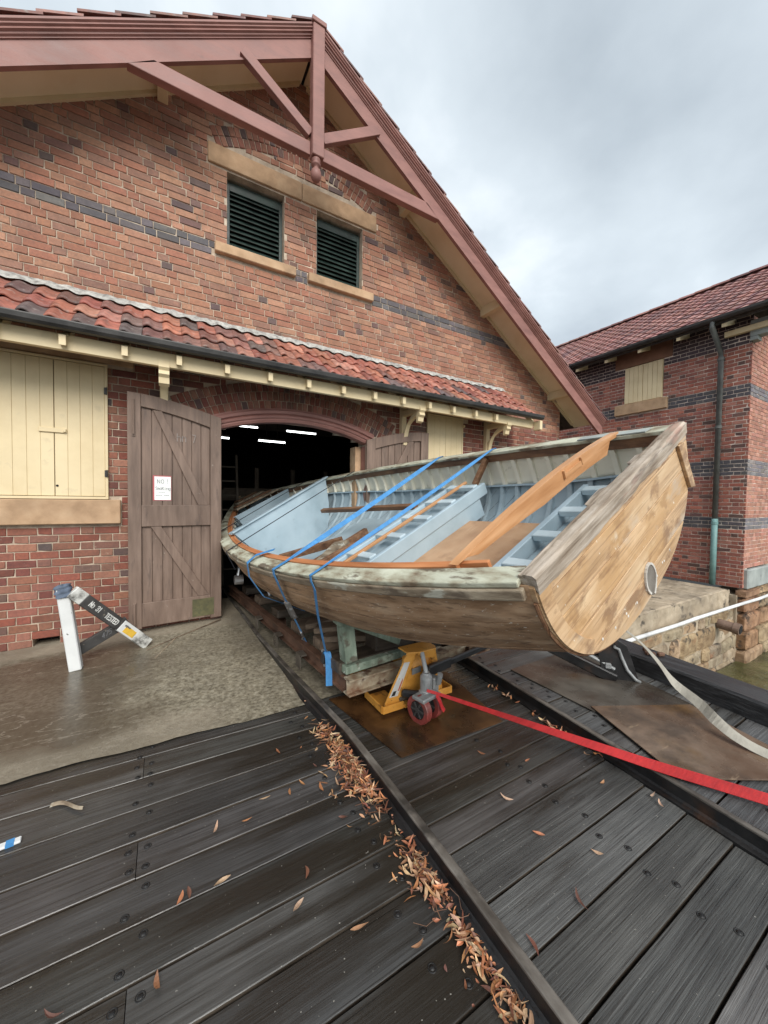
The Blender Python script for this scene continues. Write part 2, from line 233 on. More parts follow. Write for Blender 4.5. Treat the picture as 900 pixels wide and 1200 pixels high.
M['stone'] = mat('sea_wall_stone', [(0.19, 0.135, 0.085), (0.33, 0.255, 0.17), (0.45, 0.365, 0.26)], scale=5, rough=0.85, bump=0.9, bump_dist=0.02, tint='object', spots=[dict(col=(0.035, 0.03, 0.026), scale=4, lo=0.56, hi=0.66, amt=0.85), dict(col=(0.30, 0.12, 0.05), scale=2.4, lo=0.58, hi=0.72, amt=0.6)])
M['quay'] = mat('quay_concrete', [(0.27, 0.215, 0.15), (0.37, 0.30, 0.215), (0.46, 0.385, 0.285)], scale=4, rough=0.85, bump=0.5, bump_dist=0.01, spots=[dict(col=(0.03, 0.028, 0.025), scale=3.2, lo=0.58, hi=0.66, amt=0.85), dict(col=(0.16, 0.13, 0.10), scale=1.6, lo=0.52, hi=0.66, amt=0.5)])
M['plinth'] = mat('grey_plinth', [(0.27, 0.30, 0.29), (0.38, 0.41, 0.39)], scale=4, rough=0.8, bump=0.3, spots=[dict(col=(0.06, 0.06, 0.055), scale=6, lo=0.63, hi=0.7, amt=0.7)])
M['leaf'] = mat('dead_leaf', [(0.8, 0.8, 0.8), (1, 1, 1), (1.2, 1.2, 1.2)], scale=25, tint='object', rough=0.5, bump=0.2)
M['leaves'] = mat('dead_leaves', [(0.8, 0.8, 0.8), (1, 1, 1), (1.2, 1.2, 1.2)], scale=25, tint='Col', rough=0.5, bump=0.2)
M['bolt'] = mat('bolt_iron', [(0.006, 0.006, 0.006), (0.02, 0.019, 0.019)], scale=40, rough=0.4, bump=0.4, metallic=0.2)
M['tube'] = emit('tube_light', (0.95, 1.0, 1.0), 3.0)

def concrete_mat():
    m = mat('apron_concrete', [(0.11, 0.094, 0.066), (0.20, 0.175, 0.125), (0.28, 0.25, 0.185), (0.37, 0.335, 0.26)], scale=30, rough=0.6, bump=0.6, bump_dist=0.005, fine=3, var=0.2, detail=8,
            spots=[dict(col=(0.36, 0.32, 0.25), scale=55, lo=0.63, hi=0.7, amt=0.7, detail=2)])
    n, l = m.node_tree.nodes, m.node_tree.links; b = n['Principled BSDF']
    g = n.new('ShaderNodeNewGeometry'); s = n.new('ShaderNodeSeparateXYZ'); l.new(g.outputs['Position'], s.inputs[0])
    nz_ = n.new('ShaderNodeTexNoise'); nz_.inputs['Scale'].default_value = 1.3; nz_.inputs['Detail'].default_value = 7; l.new(g.outputs['Position'], nz_.inputs['Vector'])
    def mth(op, a, b_):
        x = n.new('ShaderNodeMath'); x.operation = op
        for i, v in ((0, a), (1, b_)):
            if isinstance(v, (int, float)): x.inputs[i].default_value = v
            else: l.new(v, x.inputs[i])
        return x.outputs[0]
    def rng(v, a, b_, c=0.0, d=1.0):
        q = n.new('ShaderNodeMapRange'); q.interpolation_type = 'SMOOTHSTEP'; l.new(v, q.inputs[0])
        for i, z in ((1, a), (2, b_), (3, c), (4, d)): q.inputs[i].default_value = z
        return q.outputs[0]
    wob = mth('MULTIPLY', mth('SUBTRACT', nz_.outputs['Fac'], 0.5), 1.5)
    # water stands in the hollow on the left of the apron: wet stain with its own outline
    xw = mth('ADD', s.outputs['X'], wob); yw = mth('ADD', s.outputs['Y'], mth('MULTIPLY', wob, 0.45))
    wetm = mth('MULTIPLY', mth('MULTIPLY', rng(xw, 0.15, -0.5), rng(yw, 4.95, 4.75)), rng(yw, 3.02, 3.16))
    nz2 = n.new('ShaderNodeTexNoise'); nz2.inputs['Scale'].default_value = 0.9; nz2.inputs['Detail'].default_value = 5
    vm = n.new('ShaderNodeVectorMath'); vm.operation = 'ADD'; vm.inputs[1].default_value = (11, 5, 0); l.new(g.outputs['Position'], vm.inputs[0]); l.new(vm.outputs[0], nz2.inputs['Vector'])
    damp = mth('MULTIPLY', rng(nz2.outputs['Fac'], 0.46, 0.6), 0.5)
    old = b.inputs['Base Color'].links[0].from_socket
    # dry lime-washed strip along the wall and deck joint
    dry = mth('MAXIMUM', rng(s.outputs['Y'], 4.9, 5.02), mth('MULTIPLY', rng(yw, 3.2, 3.05), rng(s.outputs['X'], 0.6, 0.1)))
    def mixc(f, a, col):
        x = n.new('ShaderNodeMix'); x.data_type = 'RGBA'; l.new(f, x.inputs[0]); l.new(a, x.inputs[6]); x.inputs[7].default_value = col; return x.outputs[2]
    c = mixc(mth('MULTIPLY', dry, 0.65), old, (0.34, 0.29, 0.22, 1))
    vm3 = n.new('ShaderNodeMapping'); vm3.inputs['Scale'].default_value = (.8, 2.4, 1); l.new(g.outputs['Position'], vm3.inputs['Vector'])
    nz3 = n.new('ShaderNodeTexNoise'); nz3.inputs['Scale'].default_value = 1.8; nz3.inputs['Detail'].default_value = 6; nz3.inputs['Roughness'].default_value = .6; l.new(vm3.outputs[0], nz3.inputs['Vector'])
    ridge = rng(mth('ABSOLUTE', mth('SUBTRACT', nz3.outputs['Fac'], 0.5), 0.0), .012, .002, 0, 1)
    ridge = mth('MULTIPLY', ridge, rng(nz2.outputs['Fac'], .42, .56, 0, .55))
    c = mixc(damp, c, (0.11, 0.092, 0.064, 1))
    c = mixc(mth('MULTIPLY', wetm, mth('ADD', mth('MULTIPLY', nz3.outputs['Fac'], .6), .42)), c, (0.07, 0.054, 0.036, 1))
    c = mixc(ridge, c, (0.30, 0.265, 0.21, 1))
    l.new(c, b.inputs['Base Color'])
    ro = b.inputs['Roughness'].links[0].from_socket
    x = n.new('ShaderNodeMix'); l.new(wetm, x.inputs[0]); l.new(ro, x.inputs[2]); x.inputs[3].default_value = 0.24; l.new(x.outputs[0], b.inputs['Roughness'])
    bp = [q for q in n if q.type == 'BUMP'][0]
    l.new(rng(wetm, 0, 1, 0.9, 0.25), bp.inputs['Strength'])
    return m
M['concrete'] = concrete_mat()
def water_mat():
    m = mat('harbour_water', [(0.03, 0.035, 0.015), (0.075, 0.075, 0.03), (0.14, 0.125, 0.06)], scale=1.6, rough=0.12, rough_var=0.04, bump=0.6, bump_dist=0.06, fine=3)
    return m
M['water'] = water_mat()

# ------------------------------------------------------------------ mesh helpers
class MB:
    def __init__(s): s.v = []; s.f = []; s.c = []; s.mi = []; s.cur = (1, 1, 1); s.m = 0
    def add(s, vs, fs):
        o = len(s.v); s.v += [tuple(x) for x in vs]; s.c += [s.cur]*len(vs)
        s.f += [tuple(i+o for i in f) for f in fs]; s.mi += [s.m]*len(fs); return s
    def box(s, c, d, rot=None, ch=0.0):
        c = Vector(c); hx, hy, hz = d[0]/2, d[1]/2, d[2]/2
        if ch <= 0:
            vs = [Vector((a*hx, b*hy, g*hz)) for a in (-1, 1) for b in (-1, 1) for g in (-1, 1)]
            fs = [(0, 1, 3, 2), (4, 6, 7, 5), (0, 4, 5, 1), (2, 3, 7, 6), (0, 2, 6, 4), (1, 5, 7, 3)]
        else:
            vs, fs = chbox(hx, hy, hz, ch)
        if rot is not None: vs = [rot @ v for v in vs]
        return s.add([v + c for v in vs], fs)
    def bar(s, a, b, w, h, upv=(0, 0, 1), ch=0.0):
        a, b = Vector(a), Vector(b); d = (b-a); L = d.length; d.normalize()
        u = Vector(upv); x = d.cross(u).normalized(); u = x.cross(d)
        rot = Matrix((d, x, u)).transposed()
        return s.box((a+b)/2, (L, w, h), rot, ch)
    def prism(s, poly, vec):
        n = len(poly); vec = Vector(vec); vs = [Vector(p) for p in poly]; vs += [p+vec for p in vs]
        fs = [tuple(range(n))[::-1], tuple(range(n, 2*n))] + [(i, (i+1) % n, (i+1) % n+n, i+n) for i in range(n)]
        return s.add(vs, fs)
    def sweep(s, prof, path, frames=None, closed=True, caps=True):
        """prof: list of (a,b); path: points; frames: list of (A,B) vectors"""
        n = len(prof); vs = []
        for i, p in enumerate(path):
            A, B = frames[i] if frames else fr(path, i)
            vs += [Vector(p) + A*q[0] + B*q[1] for q in prof]
        fs = []
        for i in range(len(path)-1):
            for k in range(n if closed else n-1):
                k2 = (k+1) % n; fs.append((i*n+k, i*n+k2, (i+1)*n+k2, (i+1)*n+k))
        if caps and closed: fs += [tuple(range(n))[::-1], tuple(range((len(path)-1)*n, len(path)*n))]
        return s.add(vs, fs)
    def tube(s, path, r, n=8):
        pr = [(r*math.cos(2*math.pi*k/n), r*math.sin(2*math.pi*k/n)) for k in range(n)]
        return s.sweep(pr, [Vector(p) for p in path])
    def cyl(s, a, b, r, n=16, r2=None):
        a, b = Vector(a), Vector(b); d = (b-a).normalized(); x = d.orthogonal().normalized(); y = d.cross(x)
        vs = []
        for p, q in ((a, r), (b, r2 if r2 is not None else r)):
            vs += [p + x*q*math.cos(2*math.pi*k/n) + y*q*math.sin(2*math.pi*k/n) for k in range(n)]
        fs = [(k, (k+1) % n, (k+1) % n+n, k+n) for k in range(n)] + [tuple(range(n))[::-1], tuple(range(n, 2*n))]
        return s.add(vs, fs)
    def lathe(s, prof, org, n=16):
        org = Vector(org); vs = []
        for r, z in prof: vs += [org + Vector((r*math.cos(2*math.pi*k/n), r*math.sin(2*math.pi*k/n), z)) for k in range(n)]
        fs = []
        for i in range(len(prof)-1):
            fs += [(i*n+k, i*n+(k+1) % n, (i+1)*n+(k+1) % n, (i+1)*n+k) for k in range(n)]
        return s.add(vs, fs)
    def grid(s, f, nu, nv):
        vs = [f(i/nu, j/nv) for i in range(nu+1) for j in range(nv+1)]
        return s.add(vs, [(i*(nv+1)+j, (i+1)*(nv+1)+j, (i+1)*(nv+1)+j+1, i*(nv+1)+j+1) for i in range(nu) for j in range(nv)])
    def mesh(s, name, mats, smooth=False, col=False):
        me = bpy.data.meshes.new(name); me.from_pydata(s.v, [], s.f)
        for m in (mats if isinstance(mats, (list, tuple)) else [mats]): me.materials.append(m)
        if len(me.materials) > 1: me.polygons.foreach_set('material_index', s.mi)
        if col:
            a = me.color_attributes.new('Col', 'FLOAT_COLOR', 'POINT')
            a.data.foreach_set('color', [x for c in s.c for x in (c[0], c[1], c[2], 1.0)])
        bm = bmesh.new(); bm.from_mesh(me); bmesh.ops.recalc_face_normals(bm, faces=bm.faces); bm.to_mesh(me); bm.free()
        if smooth: me.polygons.foreach_set('use_smooth', [True]*len(me.polygons))
        me.update(); return me
def chbox(hx, hy, hz, c):
    vs = []
    for sx_ in (-1, 1):
        for sy in (-1, 1):
            for sz in (-1, 1):
                vs += [Vector((sx_*hx, sy*(hy-c), sz*(hz-c))), Vector((sx_*(hx-c), sy*hy, sz*(hz-c))), Vector((sx_*(hx-c), sy*(hy-c), sz*hz))]
    def ix(a, b, g, k): return ((a*2+b)*2+g)*3+k
    fs = []
    for a in (0, 1): fs.append((ix(a, 0, 0, 0), ix(a, 1, 0, 0), ix(a, 1, 1, 0), ix(a, 0, 1, 0)))
    for b in (0, 1): fs.append((ix(0, b, 0, 1), ix(1, b, 0, 1), ix(1, b, 1, 1), ix(0, b, 1, 1)))
    for g in (0, 1): fs.append((ix(0, 0, g, 2), ix(1, 0, g, 2), ix(1, 1, g, 2), ix(0, 1, g, 2)))
    for a in (0, 1):
        for b in (0, 1): fs.append((ix(a, b, 0, 0), ix(a, b, 1, 0), ix(a, b, 1, 1), ix(a, b, 0, 1)))
        for g in (0, 1): fs.append((ix(a, 0, g, 0), ix(a, 1, g, 0), ix(a, 1, g, 2), ix(a, 0, g, 2)))
    for b in (0, 1):
        for g in (0, 1): fs.append((ix(0, b, g, 1), ix(1, b, g, 1), ix(1, b, g, 2), ix(0, b, g, 2)))
    for a in (0, 1):
        for b in (0, 1):
            for g in (0, 1): fs.append((ix(a, b, g, 0), ix(a, b, g, 1), ix(a, b, g, 2)))
    return vs, fs
def fr(path, i):
    p0 = path[max(0, i-1)]; p1 = path[min(len(path)-1, i+1)]
    d = (Vector(p1)-Vector(p0)).normalized()
    ref = Vector((0, 0, 1)) if abs(d.z) < 0.95 else Vector((0, 1, 0))
    A = d.cross(ref).normalized(); return A, A.cross(d)
def setp(o, root):
    o.parent = root
    if root is not None and root.get('_w', 0): o.matrix_parent_inverse = Matrix.Translation(root.location).inverted()
def obj(name, mb, m, parent=None, smooth=False, col=False, bevel=0.0, **props):
    me = mb if isinstance(mb, bpy.types.Mesh) else mb.mesh(name, m, smooth, col)
    o = bpy.data.objects.new(name, me); COL.objects.link(o); setp(o, parent)
    if bevel:
        b = o.modifiers.new('bevel', 'BEVEL'); b.width = bevel; b.segments = 2; b.limit_method = 'ANGLE'; b.angle_limit = rad(40)
    for k, v in props.items(): o[k] = v
    return o
def tag(o, label, cat, group=None):
    o['label'] = label; o['category'] = cat
    if group: o['group'] = group
    return o
def thing(name, loc, label, cat, group=None, world=True):
    o = bpy.data.objects.new(name, None); COL.objects.link(o); o.location = loc; o.empty_display_size = 0.1
    if world: o['_w'] = 1
    return tag(o, label, cat, group)
def struct(name, mb, m, **k): return obj(name, mb, m, None, kind='structure', **k)
def inst(name, me, parent, loc, rot=None, color=None, scale=None):
    o = bpy.data.objects.new(name, me); COL.objects.link(o); setp(o, parent); o.location = loc
    if rot is not None: o.rotation_euler = rot
    if color is not None: o.color = (*color, 1)
    if scale is not None: o.scale = scale
    return o
def jit(c, a=0.12): 
    k = 1 + R.uniform(-a, a); return tuple(max(0, x*k*(1+R.uniform(-a/4, a/4))) for x in c)

# strokes for lettering: each letter on a 0..4 x 0..6 grid
GL = {'N': [[(0,0),(0,6),(4,0),(4,6)]], 'O': [[(1,0),(0,1.5),(0,4.5),(1,6),(3,6),(4,4.5),(4,1.5),(3,0),(1,0)]], 'o': [[(1,0),(0,1),(0,3),(1,4),(3,4),(4,3),(4,1),(3,0),(1,0)]],
 '!': [[(2,6),(2,2)],[(2,.6),(2,0)]], 'S': [[(4,5),(3,6),(1,6),(0,4.7),(1,3.3),(3,2.8),(4,1.5),(3,0),(1,0),(0,1)]], 'm': [[(0,0),(0,4)],[(0,3),(1,4),(2,3),(2,0)],[(2,3),(3,4),(4,3),(4,0)]],
 'K': [[(0,0),(0,6)],[(4,6),(0,2.6)],[(1.3,3.6),(4,0)]], 'i': [[(2,0),(2,4)],[(2,5.2),(2,5.7)]], 'n': [[(0,0),(0,4)],[(0,3),(1.5,4),(4,3.4),(4,0)]], 'g': [[(4,4),(1,4),(0,3),(0,1),(1,0),(4,.6)],[(4,4),(4,-1.5),(1,-2)]],
 'T': [[(0,6),(4,6)],[(2,6),(2,0)]], 'E': [[(4,6),(0,6),(0,0),(4,0)],[(0,3),(3,3)]], 'D': [[(0,0),(0,6),(2.5,6),(4,4.5),(4,1.5),(2.5,0),(0,0)]], '3': [[(0,5),(1,6),(3,6),(4,4.7),(3,3.2),(1.5,3.1)],[(3,3.1),(4,1.6),(3,0),(1,0),(0,1)]],
 '1': [[(1,5),(2,6),(2,0)]], '4': [[(3,0),(3,6),(0,2),(4,2)]], '7': [[(0,6),(4,6),(1.5,0)]], '5': [[(4,6),(0,6),(0,3.4),(3,3.6),(4,2),(3,0),(0,0.3)]], '~': [[(0,1),(.7,3),(1.4,1),(2.1,3),(2.8,1),(3.5,3),(4,1)]], 'w': [[(0,4),(1,0),(2,3),(3,0),(4,4)]], 't': [[(2,6),(2,0),(3.5,0)],[(0.5,4),(3.5,4)]], 'h': [[(0,0),(0,6)],[(0,3),(2,4),(4,3),(4,0)]], ' ': []}
def lettering(mb, text, org, ux, uz, nrm, h, gap=1.45, w=0.11, wid=0.62):
    """flat strokes proud of a surface: ux, uz unit vectors along and up the writing"""
    org, ux, uz, nrm = Vector(org), Vector(ux), Vector(uz), Vector(nrm); x = 0
    k = h/6
    for ch in text:
        for st in GL[ch]:
            for (a, b), (c, d) in zip(st[:-1], st[1:]):
                p = org + ux*((a*wid)*k + x) + uz*(b*k); q = org + ux*((c*wid)*k + x) + uz*(d*k)
                e = (q-p)
                if e.length < 1e-6: continue
                e.normalize(); s_ = e.cross(nrm)*(h*w/2); e = e*(h*w/2)
                mb.add([p-e-s_, p-e+s_, q+e+s_, q+e-s_], [(0, 1, 2, 3)])
        x += 4*wid*k*gap
    return x

# ================================================================== GROUND, DECK, RAILS
g = MB()
def apron_z(x, y):
    t = min(1, max(0, (y-2.9)/2.4)); k = min(1, max(0, (x+1.6)/1.8))
    return -0.004 + 0.008*t + 0.06*t*k + 0.012*noise.noise((x*0.8, y*0.8, 3))*min(1, t*3)
def apron(i, j):
    x = -6 + i*9.6; y = 2.885 + j*3.4
    if j == 0: y += 0.02*noise.noise((x*3, 0, 0)) + 0.012*noise.noise((x*11, 5, 0)) + 0.055*max(0, 1-abs(x-.75)/1.2)*-1
    if j == 0: y -= .035
    return Vector((x, y, apron_z(x, y) + .0125*max(0, 1-j*9)))
g.grid(apron, 160, 60)
struct('concrete_apron', g, M['concrete'], smooth=True)
g = MB(); g.box((3, -30, -3.2), (140, 120, 0.2))
struct('sea_bed', g, M['black'])
g = MB(); g.grid(lambda i, j: Vector((3.9+i*80, -70+j*73, -1.8)), 1, 1)
struct('harbour_water', g, M['water'])
g = MB(); g.box((-2.0, -0.6, -0.16), (12, 6.92, 0.1)); 
struct('deck_dark_sheet', g, M['black'])  # black sheet stands in for the darkness below the planks
g = MB(); g.box((-40, 26, -0.35), (77, 46.4, 0.3))
struct('ground', g, M['concrete'])

deck = bpy.data.objects.new('wharf_deck', None); COL.objects.link(deck); deck['kind'] = 'structure'
bb = MB()
bb.lathe([(0.0, 0.0095), (0.008, 0.0095), (0.0115, 0.006), (0.0125, 0.001), (0.015, 0.0008), (0.0165, 0.005), (0.0195, 0.0052), (0.022, 0.0006)], (0, 0, 0), 14)
BOLT = bb.mesh('bolt', M['bolt'], True)
def left_rail_x(y): 
    pts = [(-3, 1.0), (.3, 1.02), (1.2, 1.045), (2.2, 1.052), (2.87, 1.0), (3.6, .965), (5.6, .89), (9, .8)]
    for (a, b), (c, d) in zip(pts[:-1], pts[1:]):
        if y <= c: return b + (d-b)*(y-a)/(c-a)
    return .8
def right_rail_x(y): return 2.385 + (y-.525)*(2.562-2.385)/2.02
def plank(x0, x1, y0, y1, z, m, bolts, skew0=0.0, skew1=0.0):
    zz = z + R.uniform(-.0025, .0025)
    g = MB(); gp = 0.0052
    n = 10
    def f(a, b):
        x = x0 + 0.0015 + a*(x1-x0-0.003)
        ya = y0+gp+skew0*(x-1)+0.0022*noise.noise((x*2.3, y0*7, 1)); yb = y1-gp+skew1*(x-1)+0.0022*noise.noise((x*2.3, y1*7, 1))
        prof = [(0, -.05), (0, -.003), (.0025/ .2, 0), (1-.0025/.2, 0), (1, -.003), (1, -.05)]
        q = prof[int(round(b*5))]
        return Vector((x, ya + (yb-ya)*q[0], zz + q[1]))
    g.grid(f, n, 5)
    nv = len(g.v)
    g.add([g.v[i] for i in range(6)] + [g.v[nv-6+i] for i in range(6)], [tuple(range(6)), tuple(range(6, 12))])
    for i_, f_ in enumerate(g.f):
        if i_ >= n*5 or i_ % 5 in (0, 4): g.mi[i_] = 1  # side and end faces get a darker colour so the gaps look shaded
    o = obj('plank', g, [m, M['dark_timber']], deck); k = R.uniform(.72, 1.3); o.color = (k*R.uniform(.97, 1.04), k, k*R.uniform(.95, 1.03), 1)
    for bx, by in bolts:
        if x0 < bx < x1:
            p_ = px((bx, by, z))
            if p_ and -60 < p_[0] < 960 and -60 < p_[1] < 1270: inst('bolt', BOLT, o, (bx, by, zz-.0015), rot=(0, 0, R.uniform(0, 6)), scale=(.78, .78, .6))
ys = [2.865, 2.69, 2.492, 2.276, 2.062, 1.855, 1.65, 1.447, 1.24, 1.036] + [1.036-.205*k for k in range(1, 20)]
for k in range(len(ys)-1):
    y1, y0 = ys[k], ys[k+1]; w = y1-y0
    sk = {0: -.03, 1: -.045, 2: -.0}.get(k, 0)
    bolts = [(-.14, y0+.05*1), (-.075, y1-.05)]
    joint = k % 3 == 1
    if joint: bolts += [(-.15, y1-.052), (-.08, y0+.05)]
    bolts += [(.86+R.uniform(-.02, .02), y0+.055), (.80+R.uniform(-.02, .02), y1-.055), (-1.25, y0+.05), (-1.2, y1-.05), (-1.32, y1-.05)]
    s1 = {0: 0, 1: -.03, 2: -.025}.get(k, 0); s0 = {0: -.03, 1: -.025}.get(k, 0)
    xr = left_rail_x((y0+y1)/2) - .045
    if joint:
        plank(-1.9, -.115, y0, y1, 0, M['plank'], bolts, s0, s1); plank(-.115, xr, y0, y1, 0, M['plank'], bolts, s0, s1); plank(-4.2, -1.9, y0, y1, 0, M['plank'], [], s0, s1)
    else:
        xs = -1.25 + (k % 2)*.0
        plank(xs, xr, y0, y1, 0, M['plank'], bolts, s0, s1); plank(-4.2, xs, y0, y1, 0, M['plank'], bolts, s0, s1)
ym = [2.87, 2.69, 2.48, 2.275, 2.07, 1.87, 1.605, 1.445, 1.273, 1.036, .826, .633, .431] + [.431-.205*k for k in range(1, 14)]
for k in range(len(ym)-1):
    y1, y0 = ym[k], ym[k+1]
    ym_ = (y0+y1)/2
    plank(left_rail_x(ym_)+.026, right_rail_x(ym_)-.034, y0, y1, 0, M['plank'] if k < 7 or R.random() < .25 else M['plank_dry'], [(1.83, y1-.055), (1.885, y0+.05)])
yr = [2.9, 2.69, 2.49, 2.285, 2.08, 1.935, 1.775, 1.55, 1.345, 1.14, .935] + [.935-.205*k for k in range(1, 16)]
for k in range(len(yr)-1):
    y1, y0 = yr[k], yr[k+1]
    plank(right_rail_x((y0+y1)/2)+.034, 3.95, y0, y1, .092, M['plank_dry'], [(2.62, y0+.05), (2.68, y1-.055)])
# rails
def rail(name, fx, prof, y0, y1, zf, label):
    ysv = [y0 + (y1-y0)*k/40 for k in range(41)]
    path = [Vector((fx(y), y, zf(y))) for y in ysv]
    t = thing(name, (fx(1), 1, 0), label, 'rail', 'slipway rails')
    fr_ = [(Vector((1, 0, 0)), Vector((0, 0, 1)))]*41
    obj('web', MB().sweep(prof[0], path, fr_), M['iron'], t)
    obj('worn_head', MB().sweep(prof[1], path, fr_), M['rail_top'], t)
    return t
zl = lambda y: 0 if y < 2.87 else max(-.075, -.075*min(1, (y-2.87)/1.6)) + apron_z(1, y)*min(1, (y-2.87)/1.2)
rail('slipway_rail', left_rail_x, ([(-.055, -.03), (-.055, .012), (-.03, .02), (-.021, .035), (-.019, .087), (.019, .087), (.02, -.03)], [(-.021, .0872), (-.02, .094), (-.016, .0965), (.016, .0965), (.02, .094), (.021, .0872)]), -3, 8, zl,
     'near dark iron slipway rail with dead leaves heaped along it')
rail('slipway_rail', right_rail_x, ([(-.036, -.03), (-.036, .010), (-.012, .018), (-.004, .03), (0, .087), (.03, .087), (.03, -.03)], [(-.003, .0872), (-.002, .095), (.002, .0975), (.029, .0975), (.031, .0872)]), -3, 2.9, lambda y: 0,
     'black iron rail edging the raised right hand deck under the red strap')

# ================================================================== BRICKWORK
def brick_mesh(cache={}, w=.23, h=.076, m=None, var=0):
    key = (round(w, 2), round(h, 3), m, var)
    if key in cache: return cache[key]
    hx, hz, d, c = w/2, h/2, .02, .004
    # front at -y (towards the viewer), chamfered, slightly uneven
    vs = [(-hx, 0, -hz), (hx, 0, -hz), (hx, 0, hz), (-hx, 0, hz), (-hx, -d+c, -hz), (hx, -d+c, -hz), (hx, -d+c, hz), (-hx, -d+c, hz),
          (-hx+c, -d, -hz+c), (hx-c, -d-.001, -hz+c), (hx-c, -d, hz-c), (-hx+c, -d-.001, hz-c)]
    rv = random.Random(var*17+int(w*100)); j_ = lambda a: rv.uniform(-a, a)
    vs = [v if i < 4 else (v[0]+j_(.0018), v[1]+(j_(.0018) if i > 7 else 0), v[2]+j_(.0018)) for i, v in enumerate(vs)]
    if var in (2, 4): q_ = 4+rv.randrange(4); vs[q_] = (vs[q_][0]*.965, vs[q_][1]+.004, vs[q_][2]*.86); vs[q_+4] = (vs[q_+4][0]*.94, vs[q_+4][1]+.003, vs[q_+4][2]*.78)
    fs = [(0, 1, 5, 4), (1, 2, 6, 5), (2, 3, 7, 6), (3, 0, 4, 7), (4, 5, 9, 8), (5, 6, 10, 9), (6, 7, 11, 10), (7, 4, 8, 11), (8, 9, 10, 11)]
    g = MB(); g.add(vs, fs); cache[key] = (g.mesh('brick', M[m]), vs, fs); return cache[key]
class Bricks:
    def __init__(s, root): s.root = root; s.l = []
    def add(s, org, U, N, w, h, col, V=None):
        """org: centre of the brick on the wall plane; U along, N outward, V up"""
        s.l.append((Vector(org), U, N, V or N.cross(U)*-1, w, h, col))
    def build(s, nmax=300):
        sc_ = []
        for i, b in enumerate(s.l):
            a = px(b[0]-b[1]*b[4]/2 - b[3]*b[5]/2); c = px(b[0]+b[1]*b[4]/2 + b[3]*b[5]/2)
            k = 0
            if a and c and -30 < a[0] < 930 and -30 < a[1] < 1200: k = abs(a[0]-c[0])*abs(a[1]-c[1])
            if k and (hidden(a) or hidden(c)): k *= .01
            sc_.append((k, i))
        top = set(i for k, i in sorted(sc_, reverse=True)[:nmax] if k > 0)
        g = MB()
        for i, (o, U, N, V, w, h, col) in enumerate(s.l):
            me, vs, fs = brick_mesh(w=w, h=h, m='brick', var=R.randrange(6))
            rot = Matrix((U, -N, V)).transposed() @ Matrix.Rotation(R.gauss(0, .007), 3, 'X') @ Matrix.Rotation(R.gauss(0, .005), 3, 'Z')
            if i in top:
                ob = inst('brick', me, s.root, o, rot.to_euler(), col, (w/round(w, 2), 1, 1))
            else:
                k = w/round(w, 2); g.cur = col
                g.add([o + rot @ Vector((v[0]*k, v[1], v[2])) for v in vs], fs)
        if g.v: obj('brickwork', g, M['brickwork'], s.root, col=True, kind='stuff')
def hidden(p):   # a rough idea of what the boat, shutters, awning hide
    x, y = p[0], p[1]
    return (x > 262 and y > 560) or (150 < x < 262 and y > 465)
RED = [(.245, .105, .07), (.27, .125, .085), (.225, .09, .062), (.30, .14, .095), (.21, .10, .075), (.255, .10, .068)]
PURP = [(.125, .075, .068), (.10, .07, .068), (.15, .085, .07)]
BLUEB = [(.125, .11, .118), (.11, .10, .11), (.14, .125, .13), (.155, .135, .135)]
DEEP = [(.22, .07, .047), (.25, .085, .057), (.19, .065, .047), (.235, .095, .07), (.17, .06, .046)]
def lay(B, C, z0, nrows, span, openings, u2p, U, N, colf, phase=0.0, core_d=.3, oc=None, bh=.076):
    """Flemish bond rows clipped to openings; C collects the mortar core"""
    pitch = .086
    for r in range(nrows):
        za, zb = z0 + r*pitch, z0 + (r+1)*pitch; zm = (za+zb)/2
        s_ = span(zm)
        if not s_: continue
        def cut(iv, ops):
            for (a, b) in ops:
                nx = []
                for (c, d) in iv:
                    if b <= c or a >= d: nx.append((c, d)); continue
                    if a > c: nx.append((c, a))
                    if b < d: nx.append((b, d))
                iv = nx
            return iv
        ops = [o for o in (op(za+.008, zb-.008) for op in openings) if o]
        iv = cut([s_], ops)
        opc = [o for o in (op(za, zb) for op in (oc or openings)) if o]
        for (a, b) in cut([s_], opc):
            if b-a > .005: C.prism([u2p(a, za), u2p(b, za), u2p(b, zb), u2p(a, zb)], -N*core_d)
        u = s_[0] - .4 + phase + (r % 2)*.18 + R.uniform(-.006, .006); hd = False
        while u < s_[1]:
            w = .11 if hd else .23
            a, b = u, u+w
            for (c, d) in iv:
                a2, b2 = max(a, c+.004), min(b, d-.004)
                if b2-a2 > .03:
                    col = colf((a2+b2)/2, zm, hd)
                    p_ = u2p((a2+b2)/2, zm) + N*R.uniform(-.0125, -.008)
                    B.add(p_ , U, N, b2-a2, bh, col, Vector((0, 0, 1)))
            u += w+.01; hd = not hd
def rect_op(a, b, c, d):
    return lambda za, zb: (a, b) if (zb > c and za < d) else None

# ================================================================== BOATHOUSE
XC = 1.70; WY = 5.30; APEX_Z = 7.66; SL = .6215
house = thing('boathouse', (XC, WY, 0), 'red brick gabled boathouse with tiled awning over its arched doorway', 'boathouse')
X1, Y1, Z1 = Vector((1, 0, 0)), Vector((0, 1, 0)), Vector((0, 0, 1))
roofz = lambda x: APEX_Z - SL*abs(x-XC)
def span_house(z):
    hw = (APEX_Z-.10-z)/SL
    a, b = max(-4.3, XC-hw), min(7.73, XC+hw)
    return (a, b) if b-a > .1 else None
ARX, ARZ, ARR = XC-.01, 2.72-3.10, 3.10         # intrados arc of the doorway: centre and radius
HALF = 1.10
def arch_op(half, R_, zmax):
    def f(za, zb):
        z = za
        if z < 2.30: return (ARX-half, ARX+half)
        d = R_*R_ - (z-ARZ)**2
        if d <= 0: return None
        x = min(half, math.sqrt(d)); return (ARX-x, ARX+x)
    return f
